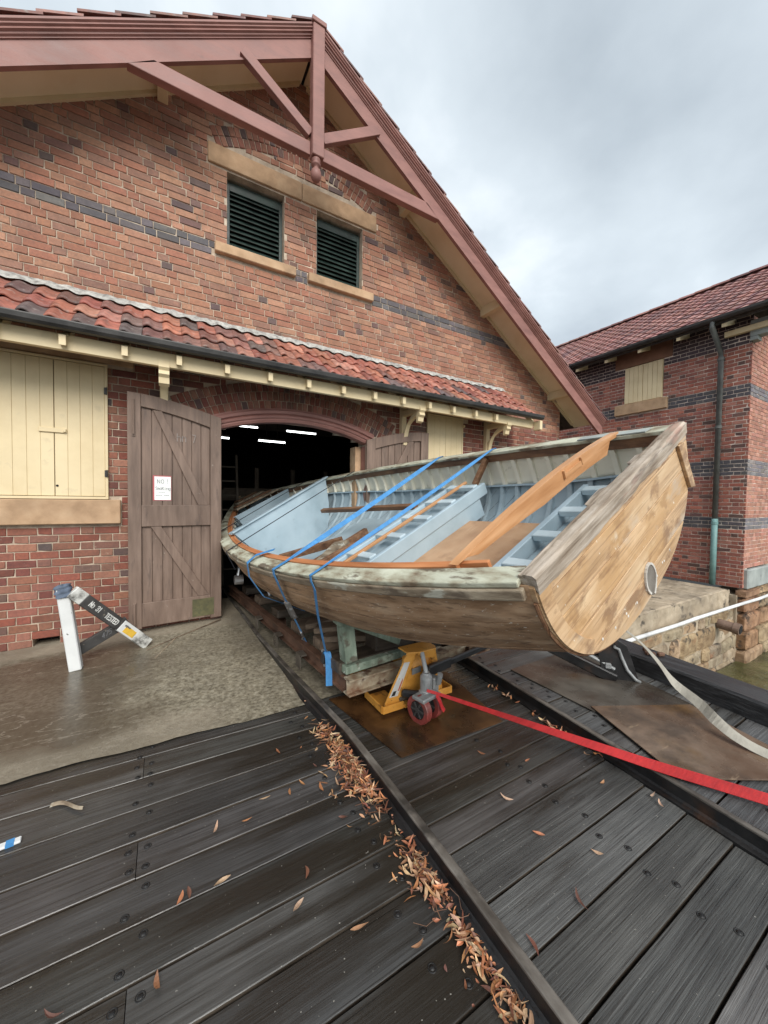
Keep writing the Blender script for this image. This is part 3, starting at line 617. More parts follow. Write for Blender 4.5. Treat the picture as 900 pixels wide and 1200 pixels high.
RO = ARR + .20 + 3*.121          # outside of the three brick rings
def arch_bricks(za, zb):
    z = (za+zb)/2
    if z < 2.50: return (ARX-HALF-.05, ARX+HALF+.05)
    d = RO*RO - (z-ARZ)**2
    if d <= 0: return None
    x = min(math.sqrt(d), (RO)*math.sin(.50)); x = min(x, (z-ARZ)*math.tan(.475)) if z > 2.5 else x
    return (ARX-x, ARX+x)
# relieving arch over the vents
VR, VXC, VZC = 2.55, 1.70, 6.36-2.55
def vent_arch(sgn):
    def f(za, zb):
        z = (za+zb)/2
        if z < 6.10: return None
        ro = VR+.25
        d = ro*ro-(z-VZC)**2
        if d <= 0: return None
        x = min(math.sqrt(d), (z-VZC)*math.tan(.44)); di = VR*VR-(z-VZC)**2
        xi = math.sqrt(di) if di > 0 else 0
        if xi >= x: return None
        return (VXC+xi-.001, VXC+x) if sgn > 0 else (VXC-x, VXC-xi+.001)
    return f
hop = [rect_op(.711, 1.453, 4.90, 5.82), rect_op(1.928, 2.675, 4.90, 5.82), rect_op(.481, 2.914, 5.875, 6.13), rect_op(.56, 1.61, 4.77, 4.90), rect_op(1.79, 2.854, 4.77, 4.90),
       rect_op(-1.50, -.56, 1.60, 3.14), rect_op(-1.62, -.435, 1.325, 1.605), rect_op(-1.75, -.30, 3.14, 3.31), rect_op(3.98, 4.80, 1.60, 3.17), rect_op(3.85, 4.93, 3.17, 3.32), rect_op(3.85, 4.95, 1.33, 1.6), rect_op(-1.225, -1.0, 0.0, .098)]
hcore = [rect_op(.711, 1.453, 4.90, 5.82), rect_op(1.928, 2.675, 4.90, 5.82), rect_op(-1.225, -1.0, 0.0, .098), arch_op(HALF, ARR+.02, 0)]
B = Bricks(house); C = MB()
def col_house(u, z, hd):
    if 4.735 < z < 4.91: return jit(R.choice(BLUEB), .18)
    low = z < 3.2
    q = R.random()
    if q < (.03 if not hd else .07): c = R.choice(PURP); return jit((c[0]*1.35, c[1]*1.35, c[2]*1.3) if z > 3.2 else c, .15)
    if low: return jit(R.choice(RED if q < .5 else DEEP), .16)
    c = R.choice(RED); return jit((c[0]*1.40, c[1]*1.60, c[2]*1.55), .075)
u2p = lambda u, z: Vector((u, WY, z))
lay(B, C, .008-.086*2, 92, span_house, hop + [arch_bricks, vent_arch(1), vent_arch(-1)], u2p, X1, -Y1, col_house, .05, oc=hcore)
obj('mortar_wall', C, M['mortar'], house)
def ring(B, xc, zc, r0, amax, colf, n=None, w=.066, step=.0755):
    rm = r0+.0575; N_ = int(2*amax*rm/step)
    for k in range(N_+1):
        a = -amax + 2*amax*k/N_
        V = Vector((math.sin(a), 0, math.cos(a))); U = Vector((math.cos(a), 0, -math.sin(a)))
        p_ = Vector((xc, WY, zc)) + V*rm - Y1*R.uniform(-.011, -.006)
        # stretcher face is the 0.112 m radial header
        B.add(p_, V, -Y1, .112, w, colf(), -U)
for q in range(3): ring(B, ARX, ARZ, ARR+.19+q*.121, .455, lambda: jit(R.choice(RED+DEEP+PURP[:1]), .16))
for q in range(2): ring(B, VXC, VZC, VR+q*.121, .435, lambda: jit(R.choice(RED+PURP), .15))
B.build()
# stone dressings
def stone_box(x0, x1, y0, y1, z0, z1, parent, name='lintel', m='sandstone', ch=.008):
    g = MB(); g.box(((x0+x1)/2, (y0+y1)/2, (z0+z1)/2), (x1-x0, y1-y0, z1-z0), None, ch); return obj(name, g, M[m], parent)
stone_box(.484, 1.696, WY-.03, WY+.1, 5.879, 6.126, house); stone_box(1.704, 2.911, WY-.028, WY+.1, 5.879, 6.126, house)
stone_box(.563, 1.607, WY-.075, WY+.1, 4.775, 4.897, house, 'sill'); stone_box(1.793, 2.851, WY-.075, WY+.1, 4.772, 4.895, house, 'sill')
stone_box(-1.9, -.438, WY-.075, WY+.1, 1.33, 1.601, house, 'sill'); stone_box(-1.9, -.303, WY-.02, WY+.1, 3.143, 3.307, house, 'lintel')
stone_box(3.853, 4.927, WY-.02, WY+.1, 3.173, 3.317, house, 'lintel'); stone_box(3.853, 4.947, WY-.06, WY+.1, 1.335, 1.597, house, 'sill')
# louvred vents
for (a, b) in ((.711, 1.453), (1.928, 2.675)):
    v = obj('vent', MB().box(((a+b)/2, WY+.22, 5.36), (b-a-.01, .02, .90)), M['black'], house)  # black board stands in for the dark space behind the slats
    g = MB()
    g.box((a+.024, WY+.13, 5.36), (.045, .07, .90)); g.box((b-.024, WY+.13, 5.36), (.045, .07, .90))
    g.box(((a+b)/2, WY+.13, 5.755), (b-a-.094, .07, .11)); g.box(((a+b)/2, WY+.13, 4.925), (b-a-.094, .07, .035))
    obj('vent_frame', g, M['louvre'], v, bevel=.004)
    n = 12
    sl_ = MB().box((0, 0, 0), (b-a-.096, .012, .088), Matrix.Rotation(rad(-38), 3, 'X'), .003).mesh('slat', M['louvre'])
    for k in range(n): inst('slat', sl_, v, ((a+b)/2, WY+.125, 4.965+k*(.725/(n-1))), (R.uniform(-.03, .03), R.uniform(-.006, .006), 0))
# air brick hole
obj('vent_hole', MB().box((-1.11, WY+.2, .05), (.22, .02, .1)), M['black'], house)
# shutters
def shutter_pair(x0, xm, x1, z0, z1, yy, parent, boards, hinge=True, axis='x'):
    """yy: outer face; on a wall facing -y"""
    fr_ = MB()
    fr_.box(((x0+x1)/2, yy+.03, z1+.012), (x1-x0+.06, .07, .024)); fr_.box(((x0+x1)/2, yy+.03, z0-.014), (x1-x0+.06, .09, .028))
    fr_.box((x0-.015, yy+.03, (z0+z1)/2), (.028, .066, z1-z0-.002)); fr_.box((x1+.015, yy+.03, (z0+z1)/2), (.028, .066, z1-z0-.002))
    s_ = obj('shutter', fr_, M['cream'], parent, bevel=.003)
    for (a, b) in ((x0, xm-.003), (xm+.003, x1)):
        n = boards; w = (b-a)/n
        for k in range(n):
            g = MB(); g.box((a+w*(k+.5), yy+.018+R.uniform(-.001, .001), (z0+z1)/2), (w-.0012, .026, z1-z0-.012), None, .0028); obj('board', g, M['cream'], s_)
    return s_
s1 = shutter_pair(-1.462, -1.02, -.582, 1.635, 3.105, WY-.035, house, 4)
g = MB(); g.box((-1.03, WY-.043, 2.345), (.23, .01, .05), None, .004); g.box((-.93, WY-.052, 2.345), (.025, .02, .035), None, .004); obj('hasp', g, M['cream'], s1)
for z in (1.9, 2.83): obj('hinge', MB().box((-.57, WY-.04, z), (.03, .022, .075), None, .003).cyl((-.562, WY-.05, z-.04), (-.562, WY-.05, z+.04), .008, 8), M['gutter'], s1)
g = MB(); g.cyl((-1.0, WY-.036, 1.75), (-1.0, WY-.02, 1.75), .012, 10); obj('latch_hole', g, M['black'], s1)
s2 = shutter_pair(4.0, 4.39, 4.775, 1.635, 3.15, WY-.035, house, 3)
obj('bracket_lug', MB().box((4.80, WY-.05, 3.035), (.03, .05, .04)), M['cream'], s2)

# door opening: frame, arch trim, leaves
def arc_pts(r, amax, y, n=36): return [Vector((ARX + r*math.sin(-amax+2*amax*k/n), y, ARZ + r*math.cos(-amax+2*amax*k/n))) for k in range(n+1)]
am = math.asin((HALF+.07)/(ARR+.09))
path = arc_pts(ARR+.01, am, WY)
frm = [(Vector((math.sin(-am+2*am*k/36), 0, math.cos(-am+2*am*k/36))), -Y1) for k in range(37)]
trim = MB().sweep([(.0, -.12), (.0, .02), (.03, .035), (.045, .03), (.06, .05), (.085, .055), (.10, .04), (.115, .07), (.15, .075), (.17, .055), (.185, .05), (.185, -.12)], path, frm)
obj('arch_trim', trim, M['barge'], house, smooth=False)
g = MB()
for s_ in (-1, 1):
    g.box((ARX+s_*(HALF+.02), WY+.06, 1.22), (.10, .16, 2.56))
obj('door_frame', g, M['barge'], house, bevel=.008)
obj('jamb', MB().box((ARX+(HALF-.075), WY+.25, 1.22), (.10, .20, 2.56)), M['sandstone'], house, bevel=.006)
obj('jamb', MB().box((ARX-(HALF-.02), WY+.25, 1.22), (.10, .20, 2.56)), M['barge'], house, bevel=.006)
def door_leaf(hx, fx, y_h, y_f, z0, zh, zf, parent, panelrows, label=None):
    """hx hinge side x, fx free side x; the top rises from zh at the hinge to zf at the free edge along the arch"""
    W_ = fx-hx
    def P(u, z, d):   # u 0..1 from hinge to free edge, d forward of the leaf
        return Vector((hx+W_*u, y_h+(y_f-y_h)*u - d, z))
    def top(u): 
        return zh + (zf-zh)*math.sin(min(1, u*1.02)*math.pi/2)
    d_ = obj('door', MB().prism([P(0, z0+.06, -.005), P(1, z0+.06, -.005)] + [P(u/8, top(u/8)-.06, -.005) for u in range(8, -1, -1)], (0, .015, 0)), M['door'], parent)
    nb = 7
    sw = .13
    for k in range(nb):
        a, b = sw+ (1-2*sw)*k/nb, sw+(1-2*sw)*(k+1)/nb
        g = MB(); e = .004
        g.prism([P(a+e, z0+.2, .012), P(b-e, z0+.2, .012), P(b-e, top(b)-.1, .012), P(a+e, top(a)-.1, .012)], (0, .017, 0))
        o = obj('board', g, M['door'], d_, bevel=.004)
    def member(poly, name, d=.045, th=.036):
        g = MB(); g.prism([P(u, z, d) for u, z in poly], (0, th, 0)); return obj(name, g, M['door'], d_, bevel=.006)
    member([(0, z0), (sw, z0), (sw, top(sw)), (sw/2, top(sw/2)), (0, top(0))], 'stile'); member([(1-sw, z0), (1, z0), (1, top(1)), (1-sw, top(1-sw))], 'stile')
    rail_top = [(sw+.001+(1-2*sw-.002)*k/10, top(sw+(1-2*sw)*k/10)) for k in range(11)]
    member(rail_top + [(u, z-.145-.03*(1-u)) for u, z in rail_top[::-1]], 'top_rail', .043)
    zm = z0+1.315
    member([(sw+.001, zm-.125), (1-sw-.001, zm-.125), (1-sw-.001, zm+.125), (sw+.001, zm+.125)], 'middle_rail', .042)
    member([(sw+.001, z0+.02), (1-sw-.001, z0+.02), (1-sw-.001, z0+.30), (sw+.001, z0+.30)], 'bottom_rail', .043)
    bw = .11
    zt = top(.85)-.17
    member([(1-sw-.10-bw, zt), (1-sw-.12, zt), (sw+.02+bw*1.1, zm+.126), (sw+.02, zm+.126)], 'brace', .038, .026)
    member([(1-sw-.09-bw, zm-.126), (1-sw-.09, zm-.126), (sw+.02+bw*1.1, z0+.301), (sw+.02, z0+.301)], 'brace', .038, .026)
    return d_, P, top
dl, PL, topL = door_leaf(.628, -.36, WY-.07, WY-.17, .105, 2.66, 2.825, house, 2)
for z0, z1 in ((2.33, 2.75), (.14, .42)):
    g = MB(); g.prism([PL(.955, z0, .058), PL(.925, z0, .058), PL(.925, z1, .058), PL(.955, z1, .058)], (0, .012, 0)); g.cyl(PL(.94, z0+.02, .064), PL(.94, z1-.01, .064), .011, 8)
    obj('bolt', g, M['door'], dl)
g = MB(); g.prism([PL(.09, .15, .0475), PL(.34, .15, .0475), PL(.34, .37, .0475), PL(.09, .37, .0475)], (0, .003, 0)); obj('patch', g, M['door_patch'], dl, label='mossy green patch at the foot of the door')
g = MB(); lettering(g, 'hn 7', PL(.50, 2.32, .0145), (-1*-1, 0, 0), (0, 0, 1), (0, -1, 0), .09, w=.08)
M['chalk'] = mat('chalk', [(.34, .30, .28)], rough=.9, bump=0)
obj('chalk_mark', g, M['chalk'], dl)
dr, PR, topR = door_leaf(2.745, 3.90, WY-.06, WY-.13, .105, 2.585, 2.80, house, 2)

# notice on the door
nt = thing('paper_notice', tuple(PL(.66, 1.6, .02)), 'white handwritten no smoking notice with red border pinned to the left door', 'notice')
nx0, nx1 = -.119, .069
def yn(x): return PL((.628-x)/.988, 0, .0).y - .0165
g = MB(); g.prism([(nx0, yn(nx0), 1.60), (nx1, yn(nx1), 1.60), (nx1, yn(nx1), 1.895), (nx0, yn(nx0), 1.895)], (0, .002, 0)); obj('border', g, M['paper_red'], nt)
g = MB(); a_, b_ = nx0+.016, nx1-.004
g.prism([(a_, yn(a_)-.002, 1.607), (b_, yn(b_)-.002, 1.607), (b_, yn(b_)-.002, 1.884), (a_, yn(a_)-.002, 1.884)], (0, .0015, 0)); obj('sheet', g, M['paper'], nt)
g = MB(); ud = Vector((b_-a_, yn(b_)-yn(a_), 0)).normalized()
def wr(t, x, z, h, w=.12, wid=.62, gap=1.45): lettering(g, t, (x, yn(x)-.0035, z), ud, (0, 0, 1), (0, -1, 0), h, w=w, wid=wid, gap=gap)
wr('NO', a_+.03, 1.805, .042, .10, .9, 1.6); wr('!', a_+.125, 1.80, .055, .08)
wr('SmoKing', a_+.012, 1.727, .034, .11, .72, 1.35); wr('~~~~', a_+.04, 1.692, .013, .12, 1.5, 1.3); wr('~w~~ ~w~', a_+.012, 1.655, .016, .12, 1.3, 1.25)
obj('handwriting', g, M['ink_grey'], nt, kind='stuff')

# shed interior: dark, with tube lights far back
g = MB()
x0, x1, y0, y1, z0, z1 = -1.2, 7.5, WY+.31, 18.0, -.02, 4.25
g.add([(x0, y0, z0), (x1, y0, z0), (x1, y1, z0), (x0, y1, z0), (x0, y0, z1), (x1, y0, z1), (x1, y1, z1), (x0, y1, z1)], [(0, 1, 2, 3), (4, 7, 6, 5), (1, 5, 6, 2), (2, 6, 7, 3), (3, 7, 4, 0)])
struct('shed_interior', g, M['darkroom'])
for (pts, lb) in ((((1.217, 8, 3.081+.03), (1.664, 8, 3.131+.01)), 'lit fluorescent tube nearest the left door inside the dark shed'), (((1.682, 8, 2.852), (2.233, 8, 2.849)), 'lit fluorescent tube hanging lowest in the dark shed'), (((2.268, 8, 3.108), (2.922, 8, 3.12)), 'long lit fluorescent tube on the right inside the dark shed'), (((1.0, 8.6, 2.93), (1.2, 8.6, 2.925)), 'short faint fluorescent tube beside the left door edge')):
    a, b = Vector(pts[0]), Vector(pts[1]); t = thing('tube_light', tuple((a+b)/2), lb, 'tube light', 'fluorescent lights in the shed')
    b = a + (b-a); b.z = a.z
    obj('tube', MB().cyl(a, b, .017, 10), M['tube'], t); obj('batten', MB().bar(a+Z1*.045, b+Z1*.045, .06, .04), M['darkroom'], t)
    obj('hanger', MB().cyl(a*.7+b*.3+Z1*.06, a*.7+b*.3+Z1*1.1, .006, 6).cyl(a*.3+b*.7+Z1*.06, a*.3+b*.7+Z1*1.1, .006, 6), M['darkroom'], t)
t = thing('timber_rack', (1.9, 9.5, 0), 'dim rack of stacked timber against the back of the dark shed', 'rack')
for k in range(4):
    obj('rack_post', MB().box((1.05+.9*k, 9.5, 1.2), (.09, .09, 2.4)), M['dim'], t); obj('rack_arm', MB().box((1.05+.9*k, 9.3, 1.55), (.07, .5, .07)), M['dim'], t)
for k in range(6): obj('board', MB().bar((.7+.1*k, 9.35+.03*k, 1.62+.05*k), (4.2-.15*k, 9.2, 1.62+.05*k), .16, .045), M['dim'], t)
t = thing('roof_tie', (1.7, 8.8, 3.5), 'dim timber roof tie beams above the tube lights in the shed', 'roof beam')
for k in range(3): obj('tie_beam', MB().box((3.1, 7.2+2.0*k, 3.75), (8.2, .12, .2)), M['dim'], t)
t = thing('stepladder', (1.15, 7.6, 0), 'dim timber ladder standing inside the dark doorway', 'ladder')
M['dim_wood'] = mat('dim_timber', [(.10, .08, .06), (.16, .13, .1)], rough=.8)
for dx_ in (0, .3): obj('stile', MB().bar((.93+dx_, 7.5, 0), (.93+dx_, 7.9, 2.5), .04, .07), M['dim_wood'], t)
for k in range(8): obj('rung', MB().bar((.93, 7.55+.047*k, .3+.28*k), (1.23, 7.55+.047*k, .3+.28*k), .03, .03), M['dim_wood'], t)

# ---------------------------------------------------------------- roof, barge boards, gable truss
GY = 4.72
n_s = Vector((SL, 0, 1)).normalized()
for s_ in (-1, 1):
    def Q(d, y, dz): return Vector((XC+s_*d, y, APEX_Z-SL*d+dz))
    E = 6.72
    obj('roof_slab', MB().prism([Q(0, GY+.05, -.02), Q(E-.05, GY+.05, -.02), Q(E-.05, GY+.05, -.09), Q(0, GY+.05, -.09)], (0, 14, 0)), M['dark_timber'], house)
    obj('soffit', MB().prism([Q(.02, GY+.045, -.125), Q(E-.12, GY+.045, -.125), Q(E-.12, GY+.045, -.15), Q(.02, GY+.045, -.15)], (0, WY-GY-.03, 0)), M['soffit'], house)
    # barge: flat board, then stepped mouldings
    for (name, zt, zb, yf, yb) in (('barge_board', -.13, -.375, GY, GY+.042), ('barge_fillet', -.352, -.378, GY-.012, GY-.001), ('barge_moulding', -.005, -.135, GY-.035, GY+.043)):
        g = MB(); dd = E
        if name == 'barge_moulding':
            pr = [(0, zt), (-.075, zt), (-.075, zt-.022), (-.06, zt-.034), (-.062, zt-.05), (-.045, zt-.06), (-.05, zt-.082), (-.03, zt-.092), (-.028, zt-.108), (-.012, zt-.118), (-.012, zb), (.0, zb)]
            vs = []
            for d in (0.0, dd): vs += [Vector((XC+s_*d, GY+.0+q[0], APEX_Z-SL*d+q[1])) for q in pr]
            n = len(pr)
            g.add(vs, [(k, (k+1) % n, (k+1) % n+n, k+n) for k in range(n)] + [tuple(range(n)), tuple(range(n, 2*n))])
        else:
            g.prism([Q(0, yf, zt), Q(dd, yf, zt), Q(dd, yf, zb), Q(0.0, yf, zb)], (0, yb-yf, 0))
        obj(name, g, M['barge'], house)
    # inner frieze strip where the soffit meets the wall
    obj('soffit_mould', MB().prism([Q(.05, WY-.045, -.151), Q(E-.25, WY-.045, -.151), Q(E-.25, WY-.045, -.20), Q(.05, WY-.045, -.20)], (0, .05, 0)), M['cream'], house)
    for d in (1.70, 3.56, 5.62):
        g = MB(); x = XC+s_*d; zt = roofz(x)-.152
        g.prism([(x-.055, GY+.06, zt-.13), (x+.055, GY+.06, zt-.13), (x+.055, GY+.06, zt+s_*0+.03), (x-.055, GY+.06, zt+.03)], (0, WY-GY-.06, 0))
        obj('purlin_end', g, M['cream'], house, bevel=.006)
    # verge tiles: lapped, each lifted on the one below
    LT = .345
    tl = MB(); nst = 7
    for y in (0, 1):
        pass
    for k in range(int(E/LT*math.sqrt(1+SL*SL))+1):
        d0 = k*LT/math.sqrt(1+SL*SL); d1 = d0+(LT+.06)/math.sqrt(1+SL*SL)
        if d1 > E+.1: break
        for row in range(3):
            g = MB(); yA = GY-.075+row*.23; yB = yA+.235; lift0, lift1 = .004, .042
            jz = R.uniform(-.006, .008); w_ = 6
            def tp(a, b, top):
                d = d0+(d1-d0)*a; y = yA+(yB-yA)*b
                return Vector((XC+s_*d, y, APEX_Z-SL*d+lift0+(lift1-lift0)*a+jz+(.024 if top else 0)+.016*math.sin(b*math.pi*1.5)))
            g.grid(lambda a, b: tp(a, b, True), 1, w_); o_ = len(g.v); g.grid(lambda a, b: tp(a, b, False), 1, w_)
            n = w_+1
            g.f += [(k2, k2+1, o_+k2+1, o_+k2) for k2 in list(range(w_)) + list(range(n, n+w_))] + [(0, n, o_+n, o_), (w_, w_+n, o_+w_+n, o_+w_)]; g.mi += [0]*(2*w_+2)
            o = obj('roof_tile', g, M['tile'], house); o.color = (*jit(R.choice([(.25, .12, .10), (.20, .10, .09), (.30, .16, .13), (.15, .08, .075)]), .15), 1)
    # one sheet of tiles behind the verge
    g = MB(); g.prism([Q(0, GY+.6, .03), Q(E+.05, GY+.6, .03), Q(E+.05, GY+.6, -.019), Q(0, GY+.6, -.019)], (0, 13.4, 0)); g.cur = (.2, .1, .09); g.c = [g.cur]*len(g.v)
    obj('roof_covering', g, M['tiles'], house, col=True)
# king post, collar, struts
g = MB(); g.box((XC, GY-.03, 6.80), (.155, .13, 1.60), None, .008); kp = obj('king_post', g, M['barge'], house)
obj('pendant', MB().lathe([(.0, 0), (.035, -.0), (.055, -.01), (.06, -.03), (.045, -.05), (.05, -.06), (.062, -.075), (.05, -.09), (.03, -.105), (.032, -.12), (.058, -.15), (.07, -.19), (.066, -.23), (.045, -.27), (.015, -.285), (0, -.287)], (XC-.01, GY-.03, 6.0), 18), M['barge'], kp, smooth=True)
g = MB(); g.box((XC, GY-.03, 7.63), (.19, .16, .06), None, .006); obj('post_cap', g, M['barge'], kp)
for s_ in (-1, 1):
    g = MB(); g.prism([(XC+s_*.079, GY-.012, 6.035), (XC+s_*2.02, GY-.012, 6.035), (XC+s_*1.78, GY-.012, 6.205), (XC+s_*.079, GY-.012, 6.205)], (0, .095, 0)); obj('collar_beam', g, M['barge'], house, bevel=.008)
    g = MB(); a = Vector((XC+s_*.079, GY+.0, 6.29)); b = Vector((XC+s_*.90, GY+.0, 6.82)); g.bar(a, b, .08, .12, (0, 0, 1)); obj('strut', g, M['barge'], house, bevel=.006)
obj('gable_end_post', MB().box((7.60, WY-.03, 4.05), (.26, .06, .36)), M['core'], house)

# ---------------------------------------------------------------- awning
AW0, AW1, GUT = -2.6, 6.08, 4.60
aw = obj('awning', MB().prism([(AW0, GUT+.06, 3.245), (AW0, WY-.021, 3.80), (AW0, WY-.021, 3.765), (AW0, GUT+.06, 3.21)], (AW1-AW0-.05, 0, 0)), M['dark_timber'], house)
def tile_prof(b):   # roll and pan
    return .021*max(0, math.sin(b*2*math.pi*1.0))**1.0 - .008*max(0, -math.sin(b*2*math.pi))
TW = .185
def pantile(L, wd=TW, th=.016, nu=3, nv=10):
    g = MB()
    def f(a, b, t): return Vector(((b-.5)*wd*1.06, -L*a, tile_prof(b)*(.8+.5*a)+t + .010*math.sin(a*3.1)))
    g.grid(lambda a, b: f(a, b, 0), nu, nv); o_ = len(g.v); g.grid(lambda a, b: f(a, b, -th), nu, nv)
    n = nv+1
    g.f += [(nu*n+k, nu*n+k+1, o_+nu*n+k+1, o_+nu*n+k) for k in range(nv)]; g.mi += [0]*nv
    g.f += [(k*n, (k+1)*n, o_+(k+1)*n, o_+k*n) for k in range(nu)] + [(k*n+nv, (k+1)*n+nv, o_+(k+1)*n+nv, o_+k*n+nv) for k in range(nu)]; g.mi += [0]*(2*nu)
    return g
s0, s1_ = Vector((0, WY-.06, 3.80)), Vector((0, GUT-.01, 3.265))
slope = (s1_-s0); SLEN = slope.length; ang = math.atan2(-slope.z, -slope.y)
rowL = SLEN/3
PT = pantile(rowL+.06, th=.02, nu=4).mesh('awning_tile', M['tile'], True)
ORNG = [(.37, .145, .10), (.33, .12, .085), (.43, .20, .145), (.28, .10, .075)]
DRKT = [(.16, .095, .085), (.19, .10, .085), (.22, .105, .085), (.14, .10, .095)]
for r in range(3):
    for k in range(int((AW1-AW0)/TW)):
        x = AW0+TW*(k+.5); p_ = s0 + slope*(r/3) + Z1*(.022) + Y1*.01
        q = R.random() + .35*noise.noise((x*1.3, r*.9, 2)) + (.06 if x > 1.5 else -.14) + (.1 if x > 3.2 else 0)
        c = jit(R.choice(ORNG if q > .27 else DRKT), .2)
        inst('awning_tile', PT, aw, (x+R.uniform(-.006, .006), p_.y, p_.z+.010*(2-r)*0+R.uniform(-.004, .006)), (ang-rad(5.5), R.uniform(-.05, .05), R.uniform(-.03, .03)), c)
g = MB()
def flash(i, j):
    x = AW0 + i*(AW1-.22-AW0); w = .012*noise.noise((x*6, j*3, 0))
    y = WY-.022-j*.07-.006*math.sin(j*3); z = 3.915 - j*.085 + (1-j)*w*.8 + j*.012*max(-1, math.sin(x*2*math.pi/TW)) + .012*noise.noise((x*14, j*5, 4))
    return Vector((x, y, z))
g.grid(flash, 260, 5); obj('flashing', g, M['lead'], aw, smooth=True)
obj('gutter', MB().sweep([(.045, .035), (.05, .04), (.052, .03), (.045, -.01), (.025, -.035), (-.02, -.04), (-.05, -.03), (-.055, .03), (-.045, .035), (-.043, -.015), (-.018, -.028), (.02, -.024), (.038, -.005), (.042, .033)],
    [Vector((AW0, GUT-.02, 3.235)), Vector((AW1+.08, GUT-.02, 3.235))], [(-Y1, Z1)]*2), M['gutter'], aw)
obj('fascia', MB().box(((AW0+AW1)/2, GUT+.14, 3.125), (AW1-AW0-.06, .06, .15)), M['cream'], aw, bevel=.004)
tailm = MB()
tailm.prism([(-.026, .03, -.055), (-.026, .03, .04), (-.026, .12, .09), (-.026, .12, -.03)], (.052, 0, 0))
TAIL = tailm.mesh('rafter_tail', M['cream'])
RFT = MB().prism([(-.028, .171, -.06), (-.028, .171, .08), (-.028, .66, .52), (-.028, .66, .40)], (.056, 0, 0)).mesh('rafter', M['cream'])
k = 0
for i in range(-5, 14):
    x = -.83+.4865*i
    if x < AW0 or x > AW1+.05: continue
    if i == 13: continue
    inst('rafter_tail', TAIL, aw, (x, GUT+.0, 3.125), None); inst('rafter', RFT, aw, (x, GUT, 3.125))
obj('end_block', MB().box((AW1+.02, GUT+.03, 3.09), (.07, .15, .17), None, .006), M['cream'], aw)
obj('verge_board', MB().prism([(AW1-.03, GUT+.11, 3.10), (AW1-.03, GUT+.11, 3.2), (AW1-.03, WY-.02, 3.79), (AW1-.03, WY-.02, 3.69)], (.03, 0, 0)), M['cream'], aw)
# brackets
def bracket(x, first=False):
    g = MB()
    b_ = obj('bracket', MB().box((x, WY-.045, 2.80), (.09, .09, .78), None, .006), M['cream'], aw)
    obj('arm', MB().box((x, (WY+GUT)/2+.08, 3.08), (.085, WY-GUT-.12, .09), None, .006), M['cream'], b_)
    pts = []
    for k in range(13):
        a = rad(90)*k/12
        pts.append(Vector((x, WY-.09-.44*(1-math.cos(a)), 2.56+.46*math.sin(a))))
    obj('curved_brace', MB().sweep([(-.036, -.04), (.036, -.04), (.036, .04), (-.036, .04)], pts, [(X1, (Y1*-math.sin(rad(90)*k/12)*-1 + Z1*0).normalized() if 0 else Vector((0, -math.cos(rad(90)*k/12), math.sin(rad(90)*k/12))).cross(X1).cross(X1).normalized()) for k in range(13)]), M['cream'], b_)
    pr = [(0, 3.13), (-.09, 3.13), (-.11, 3.06), (-.085, 3.03), (-.095, 2.99), (-.06, 2.96), (-.05, 2.90), (0, 2.88)]
    obj('scroll', MB().prism([(x-.05, GUT+.20+q[0], q[1]-.02) for q in pr], (.10, 0, 0)), M['cream'], b_)
for x in (.0, 3.45, 5.40): bracket(x)

# ================================================================== RIGHT HAND BUILDING
RX, RY = 10.9, 2.98
store = thing('brick_store', (RX+2, RY+3, -.2), 'dark red brick store with grey bands and tiled roof right of the boathouse', 'brick building')
B = Bricks(store); C = MB()
Z0 = -.195
def col_store(u, z, hd):
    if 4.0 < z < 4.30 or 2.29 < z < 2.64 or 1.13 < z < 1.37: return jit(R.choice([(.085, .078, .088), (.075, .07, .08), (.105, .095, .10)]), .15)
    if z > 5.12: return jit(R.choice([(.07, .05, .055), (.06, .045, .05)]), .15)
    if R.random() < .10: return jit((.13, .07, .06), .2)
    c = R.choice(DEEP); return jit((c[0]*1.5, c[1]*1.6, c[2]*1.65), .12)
sop = [rect_op(-5.53, -4.61, 4.32, 5.35), rect_op(-5.75, -4.49, 4.055, 4.34), rect_op(-5.79, -4.42, 5.33, 5.76)]
u2s = lambda u, z: Vector((RX, -u, z))
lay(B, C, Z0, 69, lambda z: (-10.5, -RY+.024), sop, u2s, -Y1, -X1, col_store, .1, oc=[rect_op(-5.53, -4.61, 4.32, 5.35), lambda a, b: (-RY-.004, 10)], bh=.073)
def col_end_lit(u, z, hd):  # end wall bricks coloured lighter, as the face that catches the light
    if 4.0 < z < 4.30 or 2.29 < z < 2.64 or 1.13 < z < 1.37: return jit(R.choice([(.20, .19, .205), (.17, .16, .18), (.24, .215, .21)]), .15)
    return jit(R.choice([(.42, .20, .145), (.46, .235, .175), (.38, .18, .13)]), .18)
u2e = lambda u, z: Vector((u, RY, z))
lay(B, C, Z0, 69, lambda z: (RX-.004, 14.5), [rect_op(11.0, 15, -1, .22)], u2e, X1, -Y1, col_end_lit, .2, oc=[])
B.build()
M['mortar_pale'] = mat('pale_mortar', [(0.55, 0.45, 0.38), (0.70, 0.60, 0.52)], scale=18, rough=0.95, bump=0.3)
obj('mortar_wall', C, M['mortar_pale'], store)
g = MB(); g.box((13.5, 7.5, 2.8), (4.5, 8.0, 5.8)); obj('building_core', g, M['core'], store)
g = MB(); g.box((12.75, RY-.03, .0), (3.5, .10, .43), None, .02); obj('plinth', g, M['plinth'], store)
def sb(y0, y1, z0, z1, d0, d1, name, m='sandstone', ch=.01):
    g = MB(); g.box((RX-(d0+d1)/2, (y0+y1)/2, (z0+z1)/2), (abs(d0-d1), y1-y0, z1-z0), None, ch); return obj(name, g, M[m], store)
M['brown_stone'] = mat('brown_sandstone', [(.17, .085, .05), (.24, .125, .078)], scale=5, rough=.85, bump=.3)
